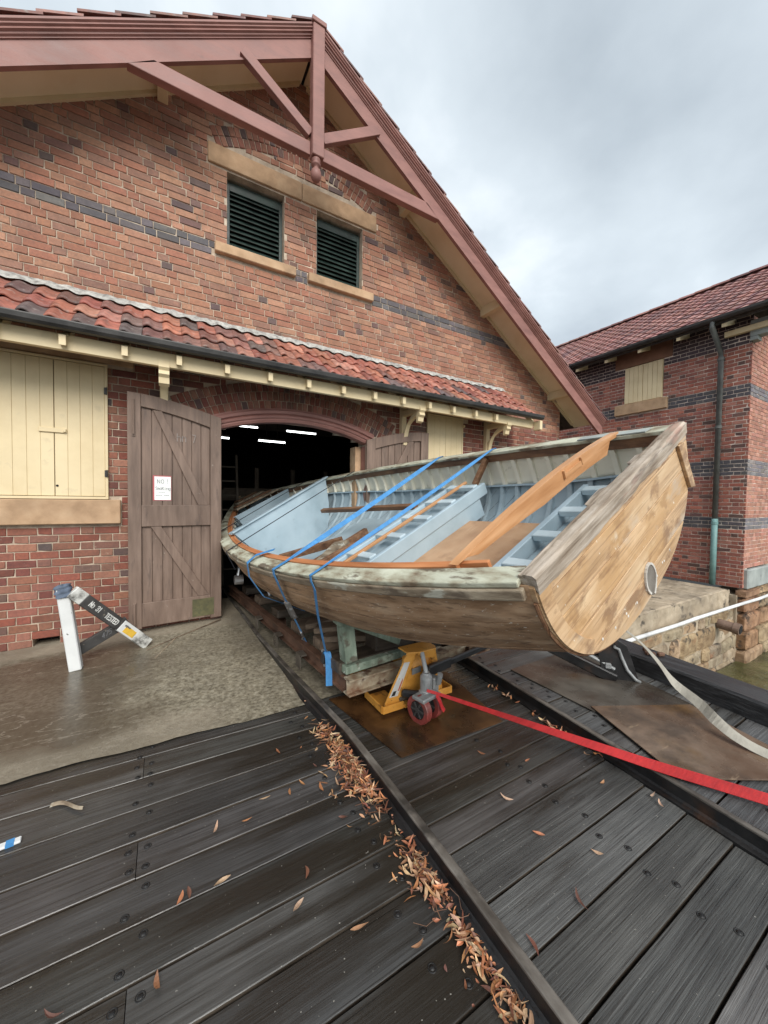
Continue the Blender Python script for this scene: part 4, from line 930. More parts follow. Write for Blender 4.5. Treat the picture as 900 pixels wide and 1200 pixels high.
sb(4.425, 5.785, 5.335, 5.755, -.1, .03, 'lintel', 'brown_stone'); sb(4.495, 5.745, 4.06, 4.335, -.1, .09, 'sill')
sh = sb(4.62, 5.52, 4.345, 5.325, -.02, .01, 'shutter', 'cream', .003)
for k in range(8):
    y = 4.63+k*.11 + (.008 if k > 3 else 0)
    g = MB(); g.box((RX-.022, y+.055, 4.835), (.024, .105, .955), None, .005); obj('board', g, M['cream'], sh)
# roof
TN = .62; EX, EZ = RX-.52, 5.70; RIDX = EX+4.0; RIDZ = EZ+4.0*TN
def rs(d, y, dz=0): return Vector((EX+d, y, EZ+TN*d+dz))
obj('roof_slab', MB().prism([rs(0, 1.9, -.02), rs(4, 1.9, -.02), rs(4, 1.9, -.12), rs(0, 1.9, -.12)], (0, 12, 0)), M['dark_timber'], store)
sd = Vector((1, 0, TN)).normalized(); nd = Vector((-TN, 0, 1)).normalized()
RL, RW = .31, .24
tl = []
SLN = 4.0*math.sqrt(1+TN*TN)
def roof_tile_geo():
    g = MB()
    def f(a, b, t): return Vector((-(a)*(RL+.05), (b-.5)*RW*1.05, .018*max(0, math.sin(b*2*math.pi))-.006*max(0, -math.sin(b*2*math.pi)) + .028*a + t))
    g.grid(lambda a, b: f(a, b, 0), 1, 6); n = 7; o_ = len(g.v)
    g.add([f(1, k/6, -.02) for k in range(7)], []); g.f += [(n+k, n+k+1, o_+k+1, o_+k) for k in range(6)]; g.mi += [0]*6
    return g
rg = roof_tile_geo(); RTM = rg.mesh('roof_tile', M['tile'], False)
rot = Matrix((sd, Y1, nd)).transposed(); eul = rot.to_euler()
cand = []
for r in range(int(SLN/RL)+1):
    for k in range(45):
        y = 2.0+RW*(k+.5); d = (r+1)*RL*sd.x
        if (r+1)*RL > SLN+.1: continue
        p_ = rs(d, y, .012+R.uniform(-.004, .004)); q = px(p_); cand.append((q[2] if q and -20 < q[0] < 930 else 99, p_))
cand.sort(key=lambda t: t[0])
TC = [(.29, .125, .11), (.25, .11, .10), (.34, .17, .15), (.20, .10, .10), (.31, .14, .115)]
big = MB()
for i, (z_, p_) in enumerate(cand):
    c = jit(R.choice(TC), .18)
    if i < 300: inst('roof_tile', RTM, store, p_, eul, c)
    else:
        big.cur = c; big.add([p_ + rot @ Vector(v) for v in rg.v], rg.f)
obj('roof_tiling', big, M['tiles'], store, col=True, kind='stuff')
rt_ = MB()
for k in range(26):
    y = 1.9+.42*k
    g = MB(); g.sweep([(.12*math.cos(a_*math.pi/6), .09*math.sin(a_*math.pi/6)) for a_ in range(7)], [Vector((RIDX, y, RIDZ+.02)), Vector((RIDX, y+.44, RIDZ+.035))], [(X1, Z1)]*2, closed=False)
    o = obj('ridge_tile', g, M['tile'], store); o.color = (*jit(R.choice(TC), .15), 1)
obj('roof_slab', MB().prism([Vector((RIDX, 1.9, RIDZ-.02)), Vector((RIDX+4, 1.9, EZ-.02)), Vector((RIDX+4, 1.9, EZ-.12)), Vector((RIDX, 1.9, RIDZ-.12))], (0, 12, 0)), M['dark_timber'], store)
obj('gutter', MB().sweep([(.065, .05), (.06, 0), (.03, -.045), (-.03, -.05), (-.06, -.03), (-.06, .05), (-.05, .05), (-.045, -.02), (.02, -.03), (.05, .0), (.055, .05)], [Vector((EX-.07, 1.9, EZ-.045)), Vector((EX-.07, 13.5, EZ-.045))], [(-X1, Z1)]*2), M['gutter'], store)
obj('soffit', MB().prism([(EX+.02, 1.95, EZ-.125), (RX+.02, 1.95, EZ+TN*.5-.125), (RX+.02, 1.95, EZ+TN*.5-.14), (EX+.02, 1.95, EZ-.14)], (0, 11, 0)), M['dark_timber'], store)
TL2 = MB().prism([(EX+.03, -.04, EZ-.22), (EX+.03, -.04, EZ-.145), (RX, -.04, EZ+.10), (RX, -.04, EZ-.06)], (0, .08, 0)).mesh('rafter_tail', M['cream'])
for k in range(9): inst('rafter_tail', TL2, store, (0, 3.3+.83*k, 0))
dp = obj('downpipe', MB().tube([(EX-.06, 3.47, EZ-.08), (EX-.06, 3.47, EZ-.2), (RX-.11, 3.46, 5.08), (RX-.075, 3.46, 4.95), (RX-.075, 3.46, 1.3)], .052, 12), M['pipe_grey'], store, smooth=True)
obj('lower_pipe', MB().tube([(RX-.075, 3.46, 1.32), (RX-.075, 3.46, -.19)], .058, 12), M['pipe_green'], dp, smooth=True, label='green lower length of the downpipe')
for z in (4.92, 3.4, 1.22): obj('pipe_collar', MB().cyl((RX-.075, 3.46, z-.03), (RX-.075, 3.46, z+.03), .066, 14), M['pipe_green' if z < 2 else 'pipe_grey'], dp)
obj('wall_plate', MB().box((RX-.10, 2.2, 5.42), (.10, 2.4, .12), None, .008), M['cream'], store)
g = MB()
for k in range(5): g.box((RX+.03+.0*k, RY-.06-.07*k, 5.20+.086*k), (.24+.0*k, .12+.14*k, .078))
obj('corbel', g, M['plinth'], store)

# quay wall
quay = thing('sea_wall', (9, 3.1, -1.8), 'rubble stone sea wall with concrete ledge below the brick store', 'sea wall')
g = MB(); g.box((7.2, 4.3, -.40), (6.93, 2.36, .40)); 
def rough_box(x0, x1, y0, y1, z0, z1, amp, seed, n=(14, 5, 4)):
    bm = bmesh.new(); bmesh.ops.create_cube(bm, size=1)
    bmesh.ops.subdivide_edges(bm, edges=bm.edges[:], cuts=n[0], use_grid_fill=True)
    me = bpy.data.meshes.new('t'); 
    for v in bm.verts:
        p_ = Vector((x0+(v.co.x+.5)*(x1-x0), y0+(v.co.y+.5)*(y1-y0), z0+(v.co.z+.5)*(z1-z0)))
        edge = sum(1 for c in v.co if abs(abs(c)-.5) < 1e-4)
        d = noise.noise(p_*3.1+Vector((seed, 0, 0)))*amp + noise.noise(p_*9+Vector((seed, 7, 0)))*amp*.5
        dirv = Vector((v.co.x/abs(v.co.x) if abs(abs(v.co.x)-.5) < 1e-4 else 0, v.co.y/abs(v.co.y) if abs(abs(v.co.y)-.5) < 1e-4 else 0, v.co.z/abs(v.co.z) if abs(abs(v.co.z)-.5) < 1e-4 else 0))
        v.co = p_ + dirv*(d - (amp*.9*(edge-1) if edge > 1 else 0))
    bm.to_mesh(me); bm.free(); return me
o = obj('ledge', rough_box(3.95, 10.66, 3.08, 5.28, -.62, -.20, .022, 3, (40, 1, 1)), None, quay); o.data.materials.append(M['quay'])
g = MB(); g.box((8.5, 3.37, -1.35), (9.0, .6, 1.5)); g.box((13.3, 3.3, -1.3), (5.0, .55, 1.9)); obj('wall_backing', g, M['quay'], quay)
z = -2.05
while z < -.63:
    h = R.uniform(.16, .42); h = min(h, -.625-z) if -.625-z < .46 else h
    x = 4.2 + R.uniform(0, .2)
    while x < 10.9:
        w = R.uniform(.25, 1.0)
        me = rough_box(-w/2+.008, w/2-.008, -.09, .09, -h/2+.002, h/2-.002, .022, x*3+z, (4, 1, 1)); me.materials.append(M['stone'])
        o = inst('stone', me, quay, (x+w/2, 3.13+R.uniform(-.03, .03), z+h/2), (0, R.uniform(-.04, .04), R.uniform(-.05, .05)), jit(R.choice([(1, 1, 1), (.85, .85, .85), (1.1, 1.0, .9), (.95, .85, .72)]), .12)); x += w
    z += h
z = -2.0
while z < -.22:
    h = R.uniform(.30, .5); x = 10.85
    h = min(h, -.22-z)
    while x < 15:
        w = R.uniform(.6, 1.2); me = rough_box(-w/2+.01, w/2-.01, -.12, .12, -h/2+.01, h/2-.01, .028, x*5+z, (6, 1, 1)); me.materials.append(M['stone'])
        inst('stone', me, quay, (x+w/2, 2.98+R.uniform(-.04, .04), z+h/2), None, jit(R.choice([(1.05, .9, .8), (.9, .66, .55), (1, .95, .85)]), .12)); x += w
    z += h
tag(obj('white_pipe', MB().tube([(5.0, 3.0, -.50), (7.95, 2.98, -.52), (8.6, 2.96, -.50), (10.75, 2.88, -.47), (11.3, 2.80, -.43), (13.5, 2.76, -.38)], .032, 10), M['pipe_white'], None, smooth=True), 'thin white plastic pipe running along the sea wall', 'pipe')
g = MB(); g.cyl((9.93, 3.05, -.83), (9.93, 2.72, -.86), .10, 18); g.cyl((9.93, 2.80, -.852), (9.93, 2.70, -.862), .115, 18); t = tag(obj('drain_outlet', g, M['pipe_clay'], None), 'brown clay drain outlet sticking out of the sea wall', 'drain pipe')
obj('bore', MB().cyl((9.93, 2.699, -.8625), (9.93, 2.69, -.8632), .085, 18), M['black'], t)

# ================================================================== KERB BEAM, PLATES
kb = thing('kerb_timber', (3.75, 1.2, .1), 'heavy black squared timber along the right edge of the wharf deck', 'kerb timber')
ba, bz = Vector((3.90, 2.95, .125)), Vector((3.34, -1.2, .125))
g = MB(); g.bar(ba+X1*.14, bz+X1*.14, .30, .24, (0, 0, 1), .018); obj('timber', g, M['beam_black'], kb)
g = MB()
for t_ in (.2, .5, .8): p_ = ba.lerp(bz, t_)+X1*.14; g.box((p_.x, p_.y, .048), (.2, .16, .03))
obj('packer', g, M['beam_black'], kb)
g = MB(); p_ = ba.lerp(bz, .30)+X1*.14
for k in range(4): g.box((p_.x+R.uniform(-.05, .05), p_.y-.04*k, .245+.018+R.uniform(-.004, .01)), (.06, .035, .03), Matrix.Rotation(R.uniform(-.6, .6), 3, 'Z'), .006)
obj('shackle', g, M['rust'], kb)
def plate(name, pts, z, th, m, label):
    g = MB(); g.prism([(x, y, z) for x, y in pts], (0, 0, th)); return tag(obj(name, g, M[m], None, bevel=.002), label, 'steel plate', 'steel plates on the deck')
plate('steel_plate', [(1.145, 2.79), (1.283, 1.915), (2.15, 1.87), (2.31, 2.70)], .0045, .006, 'rust_plate', 'wet rust brown steel plate under the pallet jack')
plate('steel_plate', [(2.72, 2.29), (2.715, 1.52), (3.46, 1.14), (3.72, 2.30)], .0965, .008, 'plate_grey', 'dark grey steel plate below the boat transom')
tp_ = plate('steel_plate', [(2.742, 1.56), (3.43, 1.20), (3.20, .45), (2.454, .885)], .108, .008, 'plate_brown', 'brown wet steel plate lapping over the dark grey one')

# ================================================================== BOAT
BP = Vector((2.006, 1.013, 1.718)); by_, bp_, br_ = -.086, -.022, .458
ba_ = Vector((math.sin(by_)*math.cos(bp_), math.cos(by_)*math.cos(bp_), math.sin(bp_)))
t0 = Vector((math.cos(by_), -math.sin(by_), 0)); u0 = t0.cross(ba_)
bt_ = t0*math.cos(br_)+u0*math.sin(br_); bu_ = u0*math.cos(br_)-t0*math.sin(br_)
BM = Matrix.Identity(4)
for i, c in enumerate((bt_, ba_, bu_)):
    for k in range(3): BM[k][i] = c[k]
BM.translation = BP
boat = thing('wooden_boat', BP, 'weathered open wooden boat tilted on a trolley with bare timber transom', 'boat', None, False)
boat.matrix_world = BM
L = 7.235; BT, BMX, UM, NB, H1, H2 = .908, 1.26, .391, 2.15, -.373, .46
def lerp(x, xs, ys_):
    if x <= xs[0]: return ys_[0]
    for i in range(len(xs)-1):
        if x <= xs[i+1]: return ys_[i]+(ys_[i+1]-ys_[i])*(x-xs[i])/(xs[i+1]-xs[i])
    return ys_[-1]
def hb(s): return BMX-(BMX-BT)*((UM-s)/UM)**2 if s < UM else BMX*(1-((s-UM)/(1-UM))**NB)
def shr(s): return H1*s+H2*s*s
def keelw(s):
    kd = .68+(.87-.68)*lerp(s, [0, .15, .3, .5, .65], [0, .7, 1, 1, .8])
    x = max(0, (s-.72)/.28); return -kd+(kd+shr(s)-.02)*x**2.0
def sec(s, q, off=0.0):
    """q 0 gunwale .. 1 keel, near side negative; off shrinks inwards"""
    b = max(.012, hb(s)); ws = shr(s); kw = keelw(s)
    e = lerp(s, [0, .12, .25, .45, .7, 1], [2.4, 3.0, 3.0, 3.0, 2.0, 1.5]); th = q*math.pi/2
    v = b*max(0, math.cos(th))**(2/e); w = ws-(ws-kw)*math.sin(th)**(2/e)
    if off:
        d = .001
        q1, q2 = max(0, q-.01), min(1, q+.01)
        v1, w1 = sec(s, q1); v2, w2 = sec(s, q2)
        n = Vector((w2-w1, -(v2-v1))); 
        if n.length > 1e-6: n.normalize(); v, w = v-n.x*off, w-n.y*off
        v = max(0, v)
    return v, w
SS = [0, .02, .05, .09, .14, .2, .26, .32, .38, .44, .5, .56, .62, .68, .74, .79, .84, .88, .92, .95, .975, .992, 1.0]
def side_strip(q0, q1, side, off0, off1, s0=0.0, s1=1.0, nq=4):
    ss = [s for s in SS if s0 < s < s1]; ss = [s0]+ss+[s1]
    g = MB(); rows = []
    for s in ss:
        pr = []
        for k in range(nq+1):
            v, w = sec(s, q0+(q1-q0)*k/nq, off0); pr.append(Vector((side*v, s*L, w)))
        for k in range(nq, -1, -1):
            v, w = sec(s, q0+(q1-q0)*k/nq, off1); pr.append(Vector((side*v, s*L, w)))
        rows.append(pr)
    n = len(rows[0]); vs = [p_ for r in rows for p_ in r]
    fs = [(i*n+k, i*n+(k+1) % n, (i+1)*n+(k+1) % n, (i+1)*n+k) for i in range(len(rows)-1) for k in range(n)]
    fs += [tuple(range(n))[::-1], tuple(range((len(rows)-1)*n, len(rows)*n))]
    g.add(vs, fs); return g
NSTR = 9
for side in (-1, 1):
    for k in range(NSTR):
        a, b = k/NSTR, (k+1)/NSTR
        a = a**.9; b = b**.9
        g = side_strip(a+.0022, b-.0022, side, .0022*(k % 2), -.022)
        o = obj('hull_strake', g, M['hull'], boat, smooth=False); c = R.uniform(.85, 1.15); o.color = (c, c, c, 1)
        for p_ in o.data.polygons: p_.use_smooth = False
QB = .30       # where ivory meets blue inside (gunwale = 0)
def qsplit(s): return QB
for side in (-1, 1):
    obj('upper_lining', side_strip(.0, .205, side, -.0225, -.0265, .004, .985, 6), M['ivory'], boat, smooth=True)
    obj('lower_lining', side_strip(.205, 1.0, side, -.0228, -.0262, .004, .985, 14), M['blue_lining'], boat, smooth=True)
    # seams of the diagonal inner skin, as fine battens standing proud
    for (q0, q1, m, nm) in ((.0, .205, 'ivory', 'upper_rib'), (.21, .95, 'blue_lining', 'lower_rib')):
        s = .035
        while s < .9:
            g = MB(); pts = []; frs = []
            nq = 8
            for k in range(nq+1):
                q = q0+(q1-q0)*k/nq; v, w = sec(s, q, -.038); v2, w2 = sec(s, q, -.02)
                sk = -.020*(q-q0)/max(q1, .2)*L*.25
                pts.append(Vector((side*v, s*L+sk, w))); n = Vector((side*(v-v2), 0, w-w2)).normalized(); frs.append((Y1, n))
            g.sweep([(-.026, -.012), (.026, -.012), (.019, .022), (-.019, .022)], pts, frs)
            obj(nm, g, M[m], boat); s += .0268
    g = side_strip(.198, .215, side, -.03, -.075, .006, .96, 2); obj('riser', g, M['blue'], boat)
# diagonal seams (dark lines between the inner planks), far side
g = MB()
for k in range(46):
    s0_ = -.02+k*.021
    pts = []; frs = []
    for j in range(13):
        q = .22+.55*j/12; s = s0_+.075*j/12
        if not .01 < s < .9: continue
        v, w = sec(s, q, -.0268); v2, w2 = sec(s, q, -.02); pts.append(Vector((v, s*L, w))); frs.append((Y1, Vector((v-v2, 0, w-w2)).normalized()))
    if len(pts) > 3: g.sweep([(-.003, -.002), (.003, -.002), (.003, .0012), (-.003, .0012)], pts, frs)
obj('lining_seam', g, M['ink_grey'], boat)
# gunwale: cap, rubbing strake, inwales
def gun(side, a0, a1, w0, w1, s0=0.0, s1=1.0, n=60, wob=0.0):
    g = MB(); pts = []; frs = []
    for k in range(n+1):
        s = s0+(s1-s0)*k/n; ds = .004
        p0 = Vector((side*hb(max(0, s-ds)), (s-ds)*L)); p1 = Vector((side*hb(min(1, s+ds)), (s+ds)*L)); t_ = (p1-p0).normalized()
        nrm = Vector((-t_.y*-side*-1*-1, 0, 0))
        o_ = Vector((t_.y*side, -t_.x*side)); 
        if s > .965:
            f_ = (s-.965)/.035; o_ = (o_*(1-f_)+Vector((side*.25, 1))*f_).normalized()
        b = max(.012, hb(s))
        pts.append(Vector((side*b, s*L, shr(s)+wob*noise.noise((s*40, a0*9, side))))); frs.append((Vector((o_.x, o_.y, 0)), Z1))
    g.sweep([(a0, w0), (a1, w0), (a1, w1), (a0, w1)], pts, frs); return g
for side in (-1, 1):
    obj('gunwale_cap', gun(side, -.105, .020, -.004, .024, .004, .995, wob=.004), M['cap'], boat, bevel=.006)
    obj('rubbing_strake', gun(side, .001, .030, -.060, -.006, .002, .997, wob=.003), M['strake'], boat, bevel=.008)
    obj('inwale', gun(side, -.065, -.028, -.088, -.006, .012, .97), M['brown_wood'], boat, bevel=.004)
obj('laminate_strip', gun(-1, -.138, -.108, -.03, .030, .05, .96), M['new_wood_y'], boat, bevel=.003)
obj('laminate_strip', gun(-1, -.168, -.141, -.035, .024, .03, .93), M['new_wood_y'], boat, bevel=.003)
# split in the far gunwale near the stern: pale scarf
obj('scarf_piece', gun(1, -.10, -.03, .0265, .034, .02, .09), M['plinth'], boat)
# keel and stem
g = MB(); pts = [Vector((0, s*L, keelw(s)-.015)) for s in [0.012]+SS[2:-1]]
g.sweep([(-.035, -.045), (.035, -.045), (.035, .06), (-.035, .06)], pts, [(X1, Z1)]*len(pts)); obj('keel', g, M['hull'], boat)
g = MB(); g.bar((0, L*.998, shr(1)-.35), (0, L*1.0, shr(1)+.05), .06, .10, (0, 1, 0)); obj('stem', g, M['hull'], boat)
# transom: planks cut to the stern section
tz = [-.685, -.53, -.385, -.23, -.085]
def tr_half(w):      # half width of the stern at height w
    lo, hi = 0.0, 1.0
    for _ in range(40):
        m_ = (lo+hi)/2
        if sec(0, m_)[1] > w: lo = m_
        else: hi = m_
    return sec(0, lo)[0]
zs = [keelw(0)+.0015] + tz[1:] + [.024]
for k in range(len(zs)-1):
    a, b = zs[k]+.0015, zs[k+1]-.0015
    rows = 8; prr, prl = [], []
    for j in range(rows+1):
        w = a+(b-a)*j/rows; h = tr_half(min(w, -.012)) + .001
        if w > -.01: h = BT*1.0-.005
        prr.append((h, w)); prl.append((-h, w))
    poly = [Vector((x, -.024, w)) for x, w in prl] + [Vector((x, -.024, w)) for x, w in prr[::-1]]
    o = obj('transom_plank', MB().prism(poly, (0, .028, 0)), M['transom'], boat, bevel=.003); c = [.93, 1.0, 1.05, .97, 1.0][k]; o.color = (c, c, c, 1)
# transom top cap: weathered rail, ragged
g = MB()
def tc_(a, b):
    x = -.905+1.80*a
    ring = [(-.036, -.048+.018*noise.noise((x*3, 1, 0))+.010*noise.noise((x*14, 2, 0))), (-.040, .028), (-.026, .040), (.012, .042+.004*noise.noise((x*30, 5, 0))), (.016, .034+.004*noise.noise((x*11, 3, 0))), (.035, .036+.006*noise.noise((x*9, 0, 0))), (.045+.012*noise.noise((x*4, 8, 0))+.022*(1 if noise.noise((x*2.3, 4, 0)) > .12 else 0), .030), (.045, -.002), (-.02, -.006)]
    q = ring[int(round(b*8))]; return Vector((x, q[0], q[1]))
g.grid(tc_, 90, 8); g.add([tc_(0, k/8) for k in range(9)]+[tc_(1, k/8) for k in range(9)], [tuple(range(9)), tuple(range(9, 18))])
obj('transom_cap', g, M['grey_cap'], boat)
obj('quarter_knee', MB().prism([(.70, -.044, -.05), (.79, -.044, -.06), (.885, -.044, -.40), (.80, -.044, -.37)], (0, .02, 0)), M['transom'], boat, bevel=.004)
ko, ki = [], []
for k in range(13):
    q = .02+.50*k/12; v, w = sec(0, q); v2, w2 = sec(0, min(.99, q+.02)); n = Vector((w2-w, -(v2-v))).normalized(); wd_ = .085-.02*k/12
    ko.append(Vector((-(v-.002), -.034, w))); ki.append(Vector((-(v+n.x*wd_), -.034, w+n.y*wd_)))
obj('quarter_knee', MB().prism(ko+ki[::-1], (0, .012, 0)), M['transom'], boat)
g = MB(); npt = 24
lp = []
for k in range(npt):
    a = 2*math.pi*k/npt; r_ = 1.0
    lp.append((.035+.066*math.cos(a)*(1.0 if math.sin(a) > 0 else 1-.55*math.sin(a)**2), -.575+.095*math.sin(a)*(1 if math.sin(a) > 0 else 1.05)))
g.prism([Vector((x, -.0315, z)) for x, z in lp], (0, .008, 0)); obj('metal_patch', g, M['lead_patch'], boat)
g = MB()
for k in range(npt):
    a, b = lp[k], lp[(k+1) % npt]; 
    if k in range(15, 19): continue
    g.bar((a[0], -.030, a[1]), (b[0], -.030, b[1]), .012, .010, (0, 1, 0))
obj('patch_sealant', g, M['white_trim'], boat)
g = MB()
for k in range(14):
    x = -.68+.13*k if k < 9 else R.uniform(-.5, .6); w = keelw(0)+.06+.36*abs(x)**2.2+R.uniform(-.01, .03)
    g.lathe([(0, .0), (.0, .0)], (0, 0, 0), 3) if 0 else g.cyl((x, -.026, w), (x, -.0235, w), .007, 8)
obj('plug', g, M['white_trim'], boat)
# tuck line: dark edge of the hull planking at the transom
g = MB(); pts = [Vector((-sec(0, q/20)[0]-.004, -.010, sec(0, q/20)[1]-.003)) for q in range(1, 18)]
g.tube(pts, .009, 6); obj('planking_edge', g, M['brown_wood'], boat)
def half_at(s, w):
    lo, hi = 0.0, 1.0
    for _ in range(30):
        m_ = (lo+hi)/2
        if sec(s, m_)[1] > w: lo = m_
        else: hi = m_
    return sec(s, lo)[0]
# bulkheads
def panel(a, b, depth, th, name, m, narrow=.86):
    a, b = Vector(a), Vector(b); d = (b-a); nrm = Vector((d.y, -d.x, 0)).normalized(); mid = (a+b)/2
    pr = []
    for k in range(13):
        x = -1+2*k/12; pr.append((mid + d/2*(x*narrow*(1-.0)), -depth*(1-abs(x)**3.2)))
    poly = [a, b] + [p_+Z1*(w-.02) for p_, w in pr[::-1]]
    g = MB(); g.prism(poly, -nrm*th); return obj(name, g, M[m], boat, bevel=.004)
panel((-1.03, 4.17, .0), (.93, 4.95, .0), .86, .03, 'bulkhead', 'blue', .95)
panel((-.62, 5.62, .0), (.62, 5.95, .0), .75, .03, 'bulkhead', 'blue', .92)
obj('bulkhead_ledge', MB().bar((-1.02, 4.19, .012), (.92, 4.96, .012), .10, .022, (0, 0, 1), .004), M['blue'], boat)
for k in range(4):
    a = 6.05+.22*k; w = hb(a/L)
    g = MB(); g.bar((-w*.75, a-.1, .055+.02*k), (w*.7, a+.08, .05+.02*k), .15, .03, (0, 0, 1), .004); obj('foredeck_plank', g, M['brown_wood' if k % 2 else 'strake'], boat)
# seats: two ladder-like thwart frames
def ladder(y0, y1, wv, v0, v1, n, fm='blue', face=.12):
    t_ = obj('thwart_frame', MB().box(((v0+v1)/2, y0, wv-face/2+.02), (v1-v0, .045, face), None, .006), M[fm], boat)
    obj('thwart_rail', MB().box(((v0+v1)/2, y1, wv-.02), (v1-v0, .05, .07), None, .006), M[fm], t_)
    for k in range(n):
        x = v0+.1+(v1-v0-.2)*k/(n-1)
        obj('cross_piece', MB().box((x, (y0+y1)/2, wv+.008), (.075, abs(y1-y0)-.05, .045), None, .005), M['blue_light'], t_)
    obj('tray', MB().box(((v0+v1)/2, (y0+y1)/2, wv-.09), (v1-v0-.1, abs(y1-y0)-.06, .012)), M['blue_lining'], t_)
    t_['label'] = 'pale blue ladder like thwart frame'
    return t_
tf = ladder(1.73, 2.17, -.33, -1.0, .98, 6)
obj('thwart_strip', MB().box((0, 1.97, -.30), (1.98, .035, .028), None, .004), M['new_wood'], tf)
obj('thwart_apron', MB().box((0, 1.735, -.50), (1.7, .02, .24)), M['blue'], tf)
tf2 = ladder(.60, .10, -.33, -.80, .80, 5)
obj('side_rail', MB().bar((.38, 4.45, -.36), (.52, 2.35, -.36), .07, .055, (0, 0, 1), .006), M['brown_wood'], boat)
obj('plywood_floor', MB().grid(lambda a, b: Vector((max(-.86, -(half_at((.30+1.66*b)/L, -.59)-.05))*(1-a)+.62*min(1, (half_at((.30+1.66*b)/L, -.59)-.05)/.62)*a, 0.30+1.66*b, -.575+.012*math.sin(a*3)*math.sin(b*2))), 14, 14), M['ply'], boat)
obj('plywood_floor', MB().box((.0, 3.1, -.68), (1.5, 1.7, .012)), M['blue_lining'], boat)
obj('floor_bearer', MB().box((-.25, 3.05, -.55), (.9, .07, .10), None, .005), M['brown_wood'], boat)
obj('floor_bearer', MB().bar((-.75, 3.65, -.45), (-.15, 3.05, -.48), .06, .09, (0, 0, 1), .005), M['brown_wood'], boat)
obj('floor_bearer', MB().bar((-.85, 2.6, -.42), (.1, 2.55, -.46), .06, .09, (0, 0, 1), .005), M['brown_wood'], boat)
obj('mast_step', MB().box((-.42, 2.85, -.50), (.5, .22, .12), Matrix.Rotation(.5, 3, 'Z'), .02), M['strake'], boat)
obj('hanging_knee', MB().bar((1.13, 1.72, -.10), (.98, 1.85, -.33), .06, .05, (0, 1, 0), .006), M['brown_wood'], boat)
for x, y, w_, l_ in ((-.5, .35, .4, .07), (.1, .3, .4, .07), (-.2, .45, .3, .06)):
    obj('bottom_board', MB().box((x, y, -.52), (l_*5, w_*.5, .02), None, .004), M['brown_wood'], boat)
# loose new deck beam lying across the gunwales
def bw_(p_): return BM @ Vector(p_)
g = MB(); n = 24; top_, bot_ = [], []
for k in range(n+1):
    a = k/n; x = -.90+1.83*a
    arch = .05*(1-(2*a-1)**2)
    dep = .03+.085*min(1, a*2.4) if a < .5 else .115
    top_.append((x, .028+arch*1.0)); bot_.append((x, .027+arch-dep*.95 if .06 < a < .9 else .027+arch-.03))
bt = [max(z_, .0265) if abs(x) > .80 else z_ for x, z_ in bot_]
poly = [Vector((x, .36, z_)) for x, z_ in top_] + [Vector((x, .36, max(.0265, z_) if x < -.82 else z_)) for x, z_ in bot_[::-1]]
beam = tag(obj('deck_beam', MB().prism(poly, (0, .055, 0)), M['new_wood'], None, bevel=.003), 'new orange timber deck beam laid across the boat near its stern', 'timber beam')
beam.matrix_world = BM
g = MB()
for x in (.12, .34): g.box((x, .352, .042), (.012, .014, .05))
g.box((.23, .353, .032), (.20, .012, .03)); nt_ = obj('notch', g, M['new_wood'], beam)

# ================================================================== STRAPS ON THE BOAT
def webbing(name, pts, width, side_dirs, m, label, cat='strap', group='blue ratchet straps', th=.003, twist=None):
    path = [Vector(p_) for p_ in pts]; frs = []
    for i in range(len(path)):
        d = (path[min(i+1, len(path)-1)]-path[max(i-1, 0)]).normalized()
        sdv = Vector(side_dirs[i] if isinstance(side_dirs, list) else side_dirs); sdv = (sdv - d*sdv.dot(d)).normalized(); frs.append((sdv, d.cross(sdv).normalized()))
    w = width if isinstance(width, list) else [width]*len(path)
    g = MB(); vs = []; n = 4
    for i, p_ in enumerate(path):
        A_, B_ = frs[i]; vs += [p_-A_*w[i]/2-B_*th/2, p_+A_*w[i]/2-B_*th/2, p_+A_*w[i]/2+B_*th/2, p_-A_*w[i]/2+B_*th/2]
    fs = [(i*4+k, i*4+(k+1) % 4, (i+1)*4+(k+1) % 4, (i+1)*4+k) for i in range(len(path)-1) for k in range(4)] + [(3, 2, 1, 0), tuple(range(len(vs)-4, len(vs)))]
    g.add(vs, fs); o = obj('webbing', g, M[m], None); 
    return o
def smooth_path(pts, k=5):
    P_ = [Vector(p_) for p_ in pts]; out = []
    for i in range(len(P_)-1):
        a, b, c, d = P_[max(0, i-1)], P_[i], P_[i+1], P_[min(len(P_)-1, i+2)]
        for j in range(k):
            t = j/k; out.append(.5*((2*b)+(c-a)*t+(2*a-5*b+4*c-d)*t*t+(3*b-a-3*c+d)*t**3))
    return out+[P_[-1]]
def smooth_list(v, k=5):
    v = [Vector(q) if isinstance(q, tuple) else q for q in v]; return [v[i]+(v[i+1]-v[i])*(j/k) for i in range(len(v)-1) for j in range(k)]+[v[-1]]
def gpt(side, y, a=.03, w=.03):    # point just off the outer gunwale edge, world
    s = y/L; return bw_((side*(hb(s)+a), y, shr(s)+w))
def hull_pt(side, y, q, off=.012): v, w = sec(y/L, q, off); return bw_((side*v, y, w))
